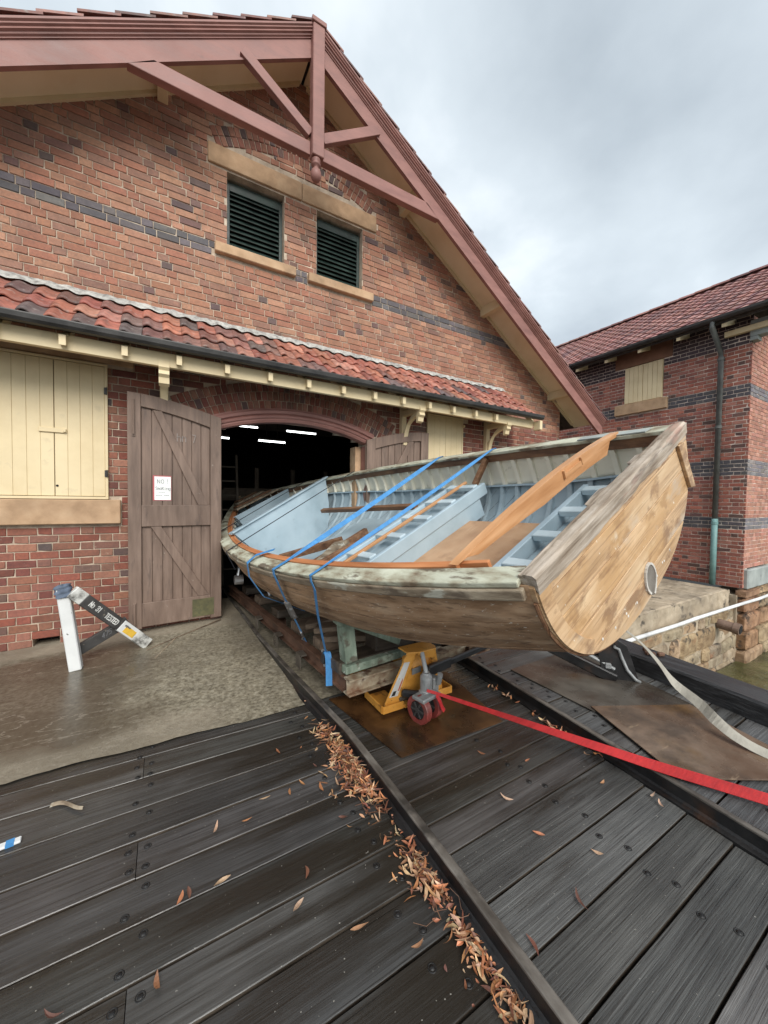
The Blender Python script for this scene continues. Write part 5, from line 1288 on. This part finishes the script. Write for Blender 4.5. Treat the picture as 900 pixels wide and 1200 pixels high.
def strap(yn_, yf_, tail, ratchet_t, label, width=.044):
    t = thing('ratchet_strap', gpt(-1, yn_), label, 'strap', 'blue ratchet straps')
    a, b = gpt(-1, yn_, -.10, .036), gpt(1, yf_, -.02, .036)
    pts = [gpt(1, yf_, .045, -.08), gpt(1, yf_, .03, .03), b] + [b.lerp(a, k/6) - Z1*.012*math.sin(k/6*math.pi) for k in range(1, 6)] + [a, gpt(-1, yn_, .028, .033), gpt(-1, yn_, .040, -.01), gpt(-1, yn_, .042, -.07)] + tail
    o = webbing('w', pts, width, [tuple(ba_)]*3+[tuple(ba_*.55+bu_*.8)]*5+[tuple(ba_)]*30, 'blue_web', label); setp(o, t); o.name = 'webbing'
    rp_ = ratchet_t
    d = Vector(rp_[1])-Vector(rp_[0])
    g = MB(); A_ = Vector(rp_[0]); Bq = Vector(rp_[1])
    sd_ = Vector(ba_)
    for k in (-1, 1): g.bar(A_+sd_*.028*k, Bq+sd_*.028*k, .005, .035, (1, 0, 0))
    g.cyl(A_.lerp(Bq, .35)-sd_*.035, A_.lerp(Bq, .35)+sd_*.035, .014, 10); g.cyl(A_.lerp(Bq, .8)-sd_*.035, A_.lerp(Bq, .8)+sd_*.035, .009, 8)
    g.bar(A_-sd_*.03, A_+sd_*.03, .02, .02); r_ = obj('ratchet', g, M['steel'], t)
    return t
yA, yB = 2.02, 1.43
GA, aend = gpt(-1, yA, .045, -.02), Vector((1.14, 3.36, .30))
rA0, rA1 = GA.lerp(aend, .36), GA.lerp(aend, .60)
tA = strap(yA, 2.50, [GA.lerp(aend, .25), rA0], (rA0, rA1), 'wider blue ratchet strap crossing nearer the bow, its ratchet on the hull')
o = webbing('w', [rA1, rA1.lerp(aend, .4), aend], .045, tuple(ba_), 'blue_web', ''); setp(o, tA)
g = MB(); g.bar(rA1.lerp(aend, .55), rA1.lerp(aend, .78), .05, .02, (1, 0, 0), .004); g.tube([rA1.lerp(aend, .78), rA1.lerp(aend, .9)+Vector((-.02, 0, 0)), aend], .008, 6); obj('buckle', g, M['steel'], tA)
bend = Vector((1.12, 2.79, .385)); GB = gpt(-1, yB, .045, -.02)
tB = strap(yB, 1.66, [GB.lerp(bend, .4), GB.lerp(bend, .8), bend], (bend+Vector((.0, .02, .02)), bend+Vector((.0, -.03, -.10))), 'slimmer blue ratchet strap nearer the stern with hanging tail end', .03)
o = webbing('w', smooth_path([bend+Vector((.0, -.0, .0)), bend+Vector((-.005, -.03, .03)), bend+Vector((-.005, -.06, .0)), bend+Vector((-.003, -.07, -.1)), bend+Vector((-.004, -.08, -.225))]), .05, (.75, -.3, 0), 'blue_web', ''); setp(o, tB)
g = MB(); c_ = bend+Vector((0, .02, -.03)); g.bar(c_-Vector((.01, 0, .05)), c_+Vector((.01, 0, .05)), .06, .05, (1, 0, 0), .008); obj('ratchet_body', g, M['jack_black'], tB)
# loose blue strap looped over the near gunwale
yl = 2.62
o = webbing('w', [gpt(-1, yl-.12, -.20, .05), gpt(-1, yl, -.06, .06), gpt(-1, yl+.02, .035, .03), gpt(-1, yl+.05, .07, -.10), gpt(-1, yl+.0, .05, -.32), hull_pt(-1, yl+.1, .52, .06)+Z1*-.02, hull_pt(-1, yl+.25, .62, .03)+Z1*.0, hull_pt(-1, yl+.5, .60, .03)], .05, tuple(ba_), 'blue_web', '')
o.name = 'loose_strap'; tag(o, 'loose blue strap looped over the gunwale nearest the doorway', 'strap', 'blue ratchet straps')
for (ya, yb2, nm) in ((3.55, 4.38, 'thin dark cord stretched over the large blue bulkhead'), (4.9, 5.6, 'thin dark cord stretched over the small bulkhead by the bow')):
    a, b = gpt(-1, ya, .0, .035), gpt(1, yb2, .0, .035)
    tag(obj('lashing_cord', MB().tube([gpt(-1, ya, .04, -.2), gpt(-1, ya, .036, .03), a, a.lerp(b, .5), b, gpt(1, yb2, .04, -.1)], .0055, 6), M['rope'], None), nm, 'cord', 'dark cords over the bow')

# ================================================================== TROLLEY
tr = thing('launching_trolley', (1.75, 4, 0), 'rusty steel and timber launching trolley under the boat', 'trolley')
g = MB(); ca, cb = Vector((1.165, 2.49, .235)), Vector((2.75, 2.62, .235))
for z, w in ((.0, .012), (.055, .09), (-.055, .09)): g.bar(ca+Z1*z, cb+Z1*z, w, .012 if z else .10)
obj('front_channel', g, M['channel'], tr)
yv = Vector((-.09, 1, 0)).normalized()
for x in (1.19, 2.45):
    a = Vector((x, 2.55, .235)); b = a+yv*3.6
    g = MB()
    for z, w in ((.0, .012), (.055, .07), (-.055, .07)): g.bar(a+Z1*z, b+Z1*z, w, .010 if z else .10)
    obj('side_channel', g, M['rust'], tr)
for k, (d, m) in enumerate(((.16, 'dark_timber'), (.62, 'old_timber'), (1.15, 'old_timber'), (1.75, 'dark_timber'), (2.4, 'old_timber'), (3.0, 'dark_timber'))):
    a = Vector((1.235 if k else 1.15, 2.52, .335))+yv*d; g = MB(); g.bar(a, a+Vector((1.38, .12, 0)), .22, .09, (0, 0, 1), .008); obj('bearer', g, M[m], tr)
for d in (.75, 1.35, 2.0):
    a = Vector((1.11, 2.52, .17))+yv*d; g = MB(); g.box(a, (.012, .12, .12)); g.box(a+Vector((.03, 0, .055)), (.06, .12, .012)); obj('angle_lug', g, M['plate_grey'], tr)
for k, (a, b) in enumerate((((1.22, 3.3, .42), (1.75, 2.95, .50)), ((1.2, 3.5, .40), (1.7, 3.25, .52)), ((1.24, 3.12, .40), (1.7, 2.8, .44)))):
    g = MB(); g.bar(a, b, .17, .05, (0, 0, 1), .005); obj('chock_board', g, M['old_timber'], tr)
for x in (1.32, 2.5):
    for y in (4.4, 5.6):
        xx = x-.085*(y-2.5)
        g = MB(); g.cyl((xx-.02, y, .13), (xx+.05, y, .13), .10, 20); g.cyl((xx+.05, y, .13), (xx+.065, y, .13), .125, 20); obj('wheel', g, M['rust'], tr)
# cradle
cr = obj('cradle_post', MB().bar((1.235, 2.60, .38), (1.205, 2.62, .70), .12, .10, (1, 0, 0), .006), M['green_timber'], tr)
obj('cradle_head', MB().bar((1.13, 2.62, .695), (1.30, 2.62, .69), .13, .045, (0, 0, 1), .006), M['green_timber'], cr)
obj('cradle_brace', MB().bar((1.24, 2.60, .68), (1.72, 2.67, .43), .10, .06, (0, 0, 1), .005), M['green_timber'], cr)
obj('cradle_base', MB().bar((1.16, 2.585, .345), (1.80, 2.66, .345), .16, .06, (0, 0, 1), .006), M['green_timber'], cr)
obj('cradle_post', MB().bar((1.95, 2.68, .34), (1.95, 2.7, .66), .12, .10, (1, 0, 0), .006), M['dark_timber'], tr)
obj('keel_block', MB().box((1.78, 2.75, .5), (.55, .2, .34), None, .01), M['dark_timber'], tr)
# tow-bar linkage seen in the doorway
g = MB(); g.tube([(.80, 5.0, .62), (.84, 5.05, .98), (.90, 5.1, 1.02), (1.05, 4.8, .72), (1.12, 4.6, .45)], .028, 8); g.cyl((.76, 5.0, .60), (.86, 5.0, .60), .06, 12); obj('winch_arm', g, M['steel'], tr, smooth=False)

# ================================================================== PALLET JACK
jk = thing('pallet_jack', (1.70, 2.25, 0), 'yellow pallet jack lifting the end of the boat trolley', 'pallet jack')
JA, JF, JO = Vector((1, 0, 0)), Vector((0, 1, 0)), Vector((1.735, 2.375, 0))
def J(a, f, z): return JO + JA*a + JF*f + Z1*z
def plate4(q, th): g = MB(); n_q = (q[1]-q[0]).cross(q[3]-q[0]).normalized(); g.prism(q, n_q*th); return g
LQ = [J(-.315, .005, .05), J(-.185, .0, .05), J(-.083, -.075, .465), J(-.145, -.06, .465)]     # left leg face
RQ = [J(.215, .0, .05), J(.265, .005, .05), J(.115, -.075, .465), J(.07, -.085, .465)]
for q, s_ in ((LQ, -1), (RQ, 1)):
    n_q = (q[1]-q[0]).cross(q[3]-q[0]).normalized()
    lg = obj('leg', plate4(q, -.012), M['jack'], jk, bevel=.002)
    e0, e1 = (q[1], q[2]) if s_ < 0 else (q[0], q[3])
    obj('flange', MB().prism([e0, e1, e1+JF*.05, e0+JF*.05], JA*(-.012*s_)), M['jack'], lg)
    a0_, a1_ = (-.335, -.15) if s_ < 0 else (.185, .335)
    ft = obj('leg_foot', MB().box(J((a0_+a1_)/2, .12, .036), (a1_-a0_, .28, .012)), M['jack'], jk)
    obj('foot_lip', MB().box(J((a0_+a1_)/2, -.026, .058), (a1_-a0_, .012, .055), None, .002), M['jack'], ft)
    obj('foot_lip', MB().box(J(a0_ if s_ < 0 else a1_, .12, .058), (.012, .278, .055), None, .002), M['jack'], ft)
    obj('fork', MB().bar(J(s_*.25, .27, .085), J(s_*.25, .80, .085), .15, .045, (0, 0, 1), .006), M['jack'], jk)
    obj('fork_roller', MB().cyl(J(s_*.25-.03, .72, .04), J(s_*.25+.03, .72, .04), .04, 12), M['tyre'], jk)
tp = obj('top_plate', MB().prism([J(-.15, -.065, .466), J(-.06, -.10, .466), J(.10, -.10, .466), J(.125, -.06, .466), J(.13, .06, .466), J(-.15, .06, .466)], Z1*.012), M['jack'], jk, bevel=.002)
obj('top_lip', MB().prism([J(-.07, -.096, .464), J(.10, -.096, .464), J(.085, -.088, .405), J(-.035, -.088, .42)], JF*.01), M['jack'], tp)
obj('body_shell', MB().grid(lambda a, b: J(-.15+.03*b+(.33-.10*b)*a, .055-.085*math.sin((.12+.88*b)*math.pi*.93)-.01*math.sin(a*math.pi), .10+.31*b), 10, 14), M['jack'], jk, smooth=True)
obj('body_end', MB().prism([J(-.145, .05, .11), J(-.14, -.02, .22), J(-.125, -.01, .36), J(-.115, .05, .40)], JA*.012), M['jack'], jk)
obj('cross_bar', MB().bar(J(-.15, -.02, .05), J(.19, -.02, .05), .06, .02, (0, 0, 1)), M['jack'], jk)
obj('link_arm', MB().bar(J(-.17, -.03, .155), J(-.03, -.17, .16), .05, .06, (0, 0, 1), .015), M['jack_black'], jk)
obj('skirt', MB().bar(J(-.18, .0, .10), J(.18, .0, .105), .05, .03, (0, 0, 1), .006), M['plate_grey'], jk)
n_ = (LQ[1]-LQ[0]).cross(LQ[3]-LQ[0]).normalized()
def LG(t_, s_):
    w0, w1 = LQ[0].lerp(LQ[1], .5+s_), LQ[3].lerp(LQ[2], .5+s_); return w0.lerp(w1, t_) + n_*.0012
lb = obj('label', MB().prism([LG(.20, -.42), LG(.20, .22), LG(.84, .22), LG(.84, -.42)], n_*.001), M['label'], jk)
ux = (LG(.8, 0)-LG(.22, 0)).normalized(); uzv = n_.cross(ux).normalized()
if uzv.dot(LG(.5, -.5)-LG(.5, .5)) < 0: uzv = -uzv
obj('symbol', MB().prism([LG(.22, -.30)+n_*.0012, LG(.22, -.04)+n_*.0012, LG(.31, -.04)+n_*.0012, LG(.31, -.30)+n_*.0012], n_*.0006), M['ink'], lb)
g = MB(); lettering(g, '~~~~~~~~', LG(.37, -.12)+n_*.0016, ux, uzv, n_, .016, gap=1.15, wid=.8, w=.2); obj('print_line', g, M['ink'], lb, kind='stuff')
g = MB(); lettering(g, '~~~~~~~~', LG(.30, .17)+n_*.0016, ux, uzv, n_, .020, gap=1.2, wid=.85, w=.25); obj('print_line', g, M['ink_red'], lb, kind='stuff')
obj('rating_plate', MB().prism([J(-.085, -.0445, .28), J(.0, -.0445, .29), J(.0, -.043, .335), J(-.085, -.043, .325)], JF*.004), M['jack_grey'], jk)
# pump, piston, wheels
ST = Vector((1.69, 2.205, 0))
obj('pump', MB().lathe([(0, .185), (.05, .185), (.056, .20), (.044, .215), (.047, .30), (.044, .32), (.03, .335), (.028, .345), (0, .345)], ST, 16), M['jack_grey'], jk, smooth=False)
g = MB(); g.box(ST+Vector((.09, .03, .225)), (.07, .07, .12), Matrix.Rotation(.3, 3, 'Z'), .01); g.cyl(ST+Vector((.11, -.01, .24)), ST+Vector((.11, -.03, .32)), .022, 10); g.box(ST+Vector((-.02, -.035, .19)), (.20, .12, .03), Matrix.Rotation(.2, 3, 'Z'), .008); obj('valve_block', g, M['jack_grey'], jk)
obj('piston', MB().cyl(ST+Z1*.34, ST+Vector((.012, .075, .468)), .017, 12), M['jack_grey'], jk)
wd = Vector((.86, -.30, 0)).normalized()
wd = Vector((.93, .20, 0)).normalized()
for s_ in (-1, 1):
    c_ = Vector((1.668, 2.185, .103)) + wd*s_*.062
    w_ = obj('wheel', MB().lathe([(0, 0)], (0, 0, 0), 3) if 0 else MB().cyl(c_-wd*.022, c_+wd*.022, .062, 24), M['jack_black'], jk)
    g = MB(); n = 28; x_ = wd; y_ = Vector((-wd.y, wd.x, 0)); pr = [(.066, -.026), (.098, -.027), (.103, -.02), (.103, .02), (.098, .027), (.066, .026)]
    vs = []
    for k in range(n):
        a = 2*math.pi*k/n; e_ = y_*math.cos(a)+Z1*math.sin(a); vs += [c_+e_*p_[0]+x_*p_[1] for p_ in pr]
    g.add(vs, [(k*6+j, k*6+(j+1) % 6, ((k+1) % n)*6+(j+1) % 6, ((k+1) % n)*6+j) for k in range(n) for j in range(6)]); obj('tyre', g, M['tyre'], w_, smooth=False)
    g = MB()
    for k in range(6):
        a = math.pi*k/3; e_ = y_*math.cos(a)+Z1*math.sin(a); g.bar(c_+e_*.015-wd*.022*1.0, c_+e_*.06-wd*.022, .012, .012)
    g.cyl(c_-wd*.03, c_+wd*.03, .018, 12); obj('hub', g, M['bar_dark'], w_)
obj('axle', MB().cyl(Vector((1.668, 2.185, .103))-wd*.05, Vector((1.668, 2.185, .103))+wd*.05, .014, 10).box(Vector((1.665, 2.19, .16)), (.05, .05, .10)), M['jack_grey'], jk)
g = MB(); h0, h1 = ST+Vector((.05, .06, .315)), Vector((2.80, 2.62, .21)); g.bar(h0, h0.lerp(h1, .3), .05, .085, (0, 0, 1), .01); g.bar(h0.lerp(h1, .28), h1, .035, .055, (0, 0, 1), .01)
obj('handle', g, M['jack_black'], jk)

# ================================================================== RED AND GREY STRAPS, BRACKET
ra_, rc_ = Vector((1.72, 2.085, .225)), Vector((2.43, 1.0, .125))
rp0 = [(1.655, 2.15, .24), ra_] + [ra_.lerp(rc_, k/5) for k in range(1, 6)] + [(2.60, .66, .135), (2.85, .15, .15), (3.1, -.5, .2)]
rw = [.02, .022, .03, .045, .055, .062, .068, .07, .07, .07]
o = webbing('w', smooth_path(rp0), smooth_list(rw), smooth_list([(.5, .3, 1)]*2+[(.8, .4, .5)]+[(.8, .5, .35)]*7), 'red_web', ''); o.name = 'red_strap'; tag(o, 'long red webbing strap pulled from the pallet jack across the deck', 'strap')
obj('loose_end', webbing('w', [(1.70, 2.09, .222), (1.71, 2.07, .19), (1.735, 2.065, .13), (1.75, 2.06, .105)], [.028, .03, .03, .03], (.9, .2, 0), 'red_web', '').data, None, o)
for q in [x for x in bpy.data.objects if x.name.startswith('webbing') and x.parent is None]: bpy.data.objects.remove(q)
wp = [(3.05, 1.62, .72), (3.112, 1.442, .60), (3.20, 1.34, .46), (3.274, 1.246, .30), (3.235, 1.08, .235), (3.145, .953, .20), (3.11, .83, .16), (3.142, .68, .125), (3.2, .4, .12), (3.3, -.2, .12)]
o = webbing('w', smooth_path(wp), smooth_list([.03, .014, .04, .06, .068, .07, .07, .07, .07, .07]), smooth_list([(0, .3, 1), (.2, .6, .9), (.5, .5, .9), (.75, .3, .8), (.8, .3, .7), (.85, .3, .6), (.85, .3, .5), (.9, .3, .4), (.9, .4, .3), (.9, .4, .3)]), 'white_web', ''); o.name = 'grey_strap'; tag(o, 'pale grey webbing strap running from under the transom to the right', 'strap')
bk = thing('mooring_bracket', (3.42, 1.72, .1), 'black steel bracket with a bent grey bar below the transom', 'bracket')
g = MB(); g.prism([(3.30, 1.78, .10), (3.50, 1.58, .10), (3.44, 1.66, .40), (3.38, 1.74, .46), (3.28, 1.84, .44)], (.02, .015, 0)); obj('plate', g, M['iron'], bk, bevel=.003)
obj('bent_bar', MB().tube([(3.355, 1.735, .46), (3.36, 1.72, .385), (3.385, 1.70, .37), (3.40, 1.68, .30), (3.425, 1.645, .2), (3.47, 1.60, .125), (3.50, 1.575, .105)], .014, 8), M['jack_grey'], bk, smooth=True)
g = MB(); g.tube([(3.15, 2.05, .36), (3.33, 1.78, .225), (3.37, 1.72, .19)], .016, 8); g.box((3.345, 1.765, .215), (.06, .05, .05), Matrix.Rotation(.6, 3, 'Z'), .008); obj('clamp_rod', g, M['jack_grey'], bk)
g = MB(); g.bar((3.02, 2.20, .33), (3.36, 1.70, .11), .06, .09, (0, 0, 1), .01); obj('tail_arm', g, M['iron'], bk)

# ================================================================== BARRICADE BY THE WALL
bc = thing('barricade', (-.6, 4.45, 0), 'old white and black trestle leaning by the left wall with cloth on its post', 'barricade')
pb = Vector((-.72, 4.42, .01)); pt = Vector((-.815, 4.45, .79))
obj('post', MB().bar(pb, pt, .095, .095, (0, 1, 0), .008), M['white_paint'], bc)
ra, rb_ = Vector((-.74, 4.40, .755)), Vector((-.165, 4.70, .055))
dv = (rb_-ra); Lr = dv.length; dvn = dv.normalized(); upv = Vector((0, -1, .4)); sv = dvn.cross(Vector((0, 0, 1))).normalized()*-1
sv = Vector((0.46, -.885, 0)); bu = sv.cross(dvn).normalized()
if bu.z < 0: bu = -bu
sv = dvn.cross(bu).normalized()
if sv.y > 0: sv = -sv
def seg(a, b, m, name, w=.05, h=.115):
    g = MB(); g.bar(ra+dv*a, ra+dv*b, w, h, tuple(bu), .004); return obj(name, g, M[m], bc)
seg(0, .13, 'bar_flake', 'bar_end'); bar_ = seg(.1302, .60, 'bar_dark', 'bar'); seg(.6002, .80, 'white_paint', 'bar'); seg(.8002, 1.0, 'bar_flake', 'bar_end')
g = MB(); o_ = ra+dv*.20+sv*.0265-bu*.02
lettering(g, 'No 31', o_, dvn, bu, sv, .045, gap=1.4, w=.18); lettering(g, 'TESTED', ra+dv*.40+sv*.0265-bu*.025, dvn, bu, sv, .045, gap=1.35, w=.18); obj('lettering', g, M['label'], bar_, kind='stuff')
g = MB(); g.prism([ra+dv*.655+sv*.0262-bu*.04, ra+dv*.79+sv*.0262-bu*.04, ra+dv*.79+sv*.0262+bu*.025, ra+dv*.655+sv*.0262+bu*.025], sv*.002); obj('yellow_mark', g, M['yellow_paint'], bar_)
g = MB(); lettering(g, '~w~~', ra+dv*.635+sv*.0285+bu*.01, dvn, bu, sv, .03, gap=1.4, w=.16); obj('scrawl', g, M['ink_grey'], bar_)
qa, qb = Vector((-.74, 4.55, .14)), Vector((-.34, 4.68, .34))
g = MB(); g.bar(qa, qb, .05, .10, (0, 0, 1), .004); b2 = obj('rear_bar', g, M['bar_dark'], bc)
g = MB(); dq = (qb-qa).normalized(); lettering(g, '475', qa+dq*.22+Vector((.01, -.027, -.015)), dq, (0, 0, 1), (.3, -.95, 0), .05, gap=1.5, w=.12); obj('lettering', g, M['ink_grey'], b2, kind='stuff')
def blob(mb, c, rx, ry, rz, seed, n=14, m_=10, amp=.2):
    c = Vector(c)
    def f(a, b):
        th = a*2*math.pi; ph = b*math.pi; d = Vector((math.cos(th)*math.sin(ph), math.sin(th)*math.sin(ph), math.cos(ph)))
        k = 1+amp*noise.noise(d*2.2+Vector((seed, 0, 0)))+amp*.5*math.sin(ph*9+3*noise.noise(d*2)); return c+Vector((d.x*rx*k, d.y*ry*k, d.z*rz*k))
    return mb.grid(f, n, m_)
g = MB(); axr = (pt-pb).normalized(); ux_ = axr.cross(Y1).normalized(); uy_ = axr.cross(ux_)
def ragf(a, b):
    th = a*2*math.pi; sq = max(abs(math.cos(th)), abs(math.sin(th))); r_ = .060/(sq**.6)
    hgt = [-.085, -.08, -.06, -.045, -.03, -.012, .004, .016, .026, .028][int(round(b*9))]
    k = 1+.16*noise.noise((math.cos(th)*1.5, math.sin(th)*1.5, b*5))+.10*math.sin(b*19+2*math.cos(th))
    r2 = r_*k*(1 if b < .85 else (.55 if b < .95 else .0))
    return pt + axr*(hgt+.012*noise.noise((math.cos(th)*2, math.sin(th)*2, 7))) + ux_*math.cos(th)*r2 + uy_*math.sin(th)*r2
g.grid(ragf, 26, 9)
tag(obj('cloth_rag', g, M['cloth'], None, smooth=True), 'blue grey rag wrapped over the top of the white post', 'rag')
for a, b, lb in (((-.17, 4.58, .03), (.62, 5.16, .075), 'long thin timber stick lying toward the foot of the door'), ((-.09, 4.32, .022), (.10, 4.78, .045), 'short orange stick on the concrete beside the trestle')):
    g = MB(); g.bar(Vector(a), Vector(b), .016, .010, (0, 0, 1), .002); tag(obj('stick', g, M['old_timber' if a[1] > 4.5 else 'strake'], None), lb, 'stick')

# ================================================================== LEAVES AND LITTER
def leaf_geo(g, c, ln, wd_, yaw, curl, lift, roll, col):
    rot = Matrix.Rotation(yaw, 3, 'Z') @ Matrix.Rotation(lift, 3, 'Y') @ Matrix.Rotation(roll, 3, 'X')
    n = 5; vs = []
    bend = R.uniform(-1.4, 1.4); tw_ = R.uniform(-1.3, 1.3); fold = R.uniform(.05, .55)
    for k in range(n+1):
        a = k/n; x = (a-.5)*ln; w = wd_*math.sin(math.pi*min(1, a*.94+.03))**.9*.5; z = curl*ln*(4*(a-.5)**2)*.35; yb = bend*ln*.3*(a-.5)**2*4*.4
        c_, s_ = math.cos(tw_*(a-.5)), math.sin(tw_*(a-.5)); vs += [Vector((x, yb-w*c_, z+w*fold-w*s_)), Vector((x, yb, z)), Vector((x, yb+w*c_, z+w*fold+w*s_))]
    g.cur = col
    g.add([rot @ v + Vector(c) for v in vs], [(k*3+j, (k+1)*3+j, (k+1)*3+j+1, k*3+j+1) for k in range(n) for j in (0, 1)])
LC = [(.38, .165, .07), (.44, .225, .11), (.29, .115, .055), (.52, .35, .21), (.17, .065, .04), (.38, .21, .115), (.12, .055, .038), (.44, .18, .085), (.42, .27, .17)]
g = MB()
def heap(y0, y1, n, spread, hmax, big=1.0):
    for _ in range(n):
        y = R.triangular(y0, y1, (y0+y1)/2) if R.random() < .6 else R.uniform(y0, y1); o_ = abs(R.gauss(0, spread))
        x = left_rail_x(y)-.05-o_
        z = .008+R.random()*hmax*max(.1, 1-o_/.16)
        leaf_geo(g, (x, y, z), R.uniform(.025, .075)*big, R.uniform(.006, .015)*big, R.uniform(0, 6.28), R.uniform(-.4, .7), R.gauss(0, .2), R.gauss(0, .35), jit(R.choice(LC), .3))
heap(1.60, 2.45, 400, .05, .055); heap(1.75, 2.1, 160, .075, .06); heap(1.08, 1.42, 115, .045, .03, 1.1); heap(.60, 1.1, 70, .04, .022, 1.25); heap(.3, .75, 16, .05, .012, 1.5); heap(.4, 2.6, 34, .12, .006)
for _ in range(40):
    y = R.uniform(1.25, 2.3); leaf_geo(g, (right_rail_x(y)-.05-abs(R.gauss(0, .04)), y, .008+R.random()*.02), R.uniform(.04, .07), R.uniform(.01, .018), R.uniform(0, 6.28), R.uniform(0, .8), R.uniform(-.4, .4), R.uniform(-.6, .6), jit(R.choice(LC), .3))
for _ in range(190):
    y = R.uniform(.7, 2.45); leaf_geo(g, (left_rail_x(y)-.05-abs(R.gauss(0, .06)), y, .006+R.random()*.03), R.uniform(.010, .024), R.uniform(.006, .012), R.uniform(0, 6.28), R.uniform(-.3, .6), R.gauss(0, .3), R.gauss(0, .3), jit(R.choice(LC), .35))
for _ in range(150):
    y = R.uniform(.35, 2.6); g.cur = jit((.03, .025, .02), .3); q_ = R.uniform(.003, .008); g.box((left_rail_x(y)-.04-abs(R.gauss(0, .035)), y, .004), (q_*1.6, q_, q_), Matrix.Rotation(R.uniform(0, 3), 3, 'Z'))
for _ in range(46):
    y = R.uniform(.4, 2.5); x = left_rail_x(y)-.05-abs(R.gauss(0, .06)); a_ = R.uniform(0, 6.28); l_ = R.uniform(.03, .10); g.cur = jit((.16, .085, .05), .35)
    p0_ = Vector((x, y, R.uniform(.008, .04))); d_ = Vector((math.cos(a_), math.sin(a_), R.uniform(-.15, .15)))*l_; k_ = Vector((-d_.y, d_.x, 0))*R.uniform(-.25, .25)
    g.tube([p0_, p0_+d_*.5+k_, p0_+d_], R.uniform(.0009, .002), 5)
lit = obj('leaf_litter', g, M['leaves'], None, col=True, kind='stuff'); lit['label'] = 'heap of curled orange brown dead leaves along the near slipway rail'
LP = [(1.60, 1.36, 'pale crumpled'), (1.57, 1.13, 'long orange'), (1.45, .85, 'small'), (1.16, .84, 'curled'), (1.75, 1.69, ''), (2.33, .97, 'long pale'), (2.30, .92, 'folded pale'), (2.18, 1.16, ''), (.97, 2.82, ''), (.90, 2.62, ''), (-.31, 1.47, ''), (-.03, 1.40, ''), (.46, 2.01, ''), (.35, 1.91, ''), (.08, 1.67, ''), (.67, 2.01, ''), (.59, 1.99, ''), (.53, 1.51, ''), (.63, 1.21, ''), (.79, 1.05, ''), (.21, 1.94, ''), (.83, 2.08, ''), (.75, 1.93, ''), (.78, 1.69, ''), (1.72, .93, ''), (.05, 1.66, ''), (.62, 2.35, ''), (1.95, 1.5, ''), (.45, 1.4, ''), (.2, 1.655, '')]
for i, (x, y, kd) in enumerate(LP):
    g = MB(); big = 1.25 if kd else 1
    leaf_geo(g, (0, 0, .006), R.uniform(.045, .075)*big, R.uniform(.012, .018)*(1.5 if 'crumpled' in kd else 1), 0, R.uniform(0, .6), 0, R.uniform(-.3, .3), (1, 1, 1))
    me = g.mesh('leaf', M['leaf']); o = inst('leaf', me, None, (x, y, .006 if x < 2.35 else .1), (0, 0, R.uniform(0, 6.28)), jit(R.choice(LC) if 'pale' not in kd else (.52, .36, .26), .2))
    where = 'by the seam next to the concrete apron' if y > 2.2 else 'near the row of bolts at left' if x < .25 else 'close beside the heap of litter' if x > .6 else 'midway across the left planks'
    lab = (kd+' dead leaf on the deck between the two rails') if kd and 1.1 < x < 2.4 else 'dead leaf lying loose on the wet planks '+where
    if not kd and 1.1 < x: lab = 'small dead leaf on the planks between the rails'
    tag(o, lab, 'leaf', 'loose dead leaves on the deck')
g = MB(); 
def barkf(a, b):
    x = -.52+.15*a; y = 2.52-.10*a+.02*math.sin(a*5); w = .028*(1-.4*a); return Vector((x+.3*w*(b-.5), y+w*(b-.5), .007+.012*math.sin(b*math.pi)+.01*a))
g.grid(barkf, 10, 4); tag(obj('bark_strip', g, M['strake'], None), 'curled strip of pale bark on the planks at far left', 'bark')
g = MB(); g.box((-.66, 2.325, .010), (.14, .036, .012), Matrix.Rotation(.12, 3, 'Z'), .003); t = tag(obj('paint_stick', g, M['white_paint'], None), 'white stick with a blue band at the left edge of the deck', 'stick')
g = MB(); g.box((-.628, 2.329, .0105), (.03, .037, .0135), Matrix.Rotation(.12, 3, 'Z')); obj('band', g, M['blue_web'], t)
for o in bpy.data.objects:
    if '_w' in o: del o['_w']
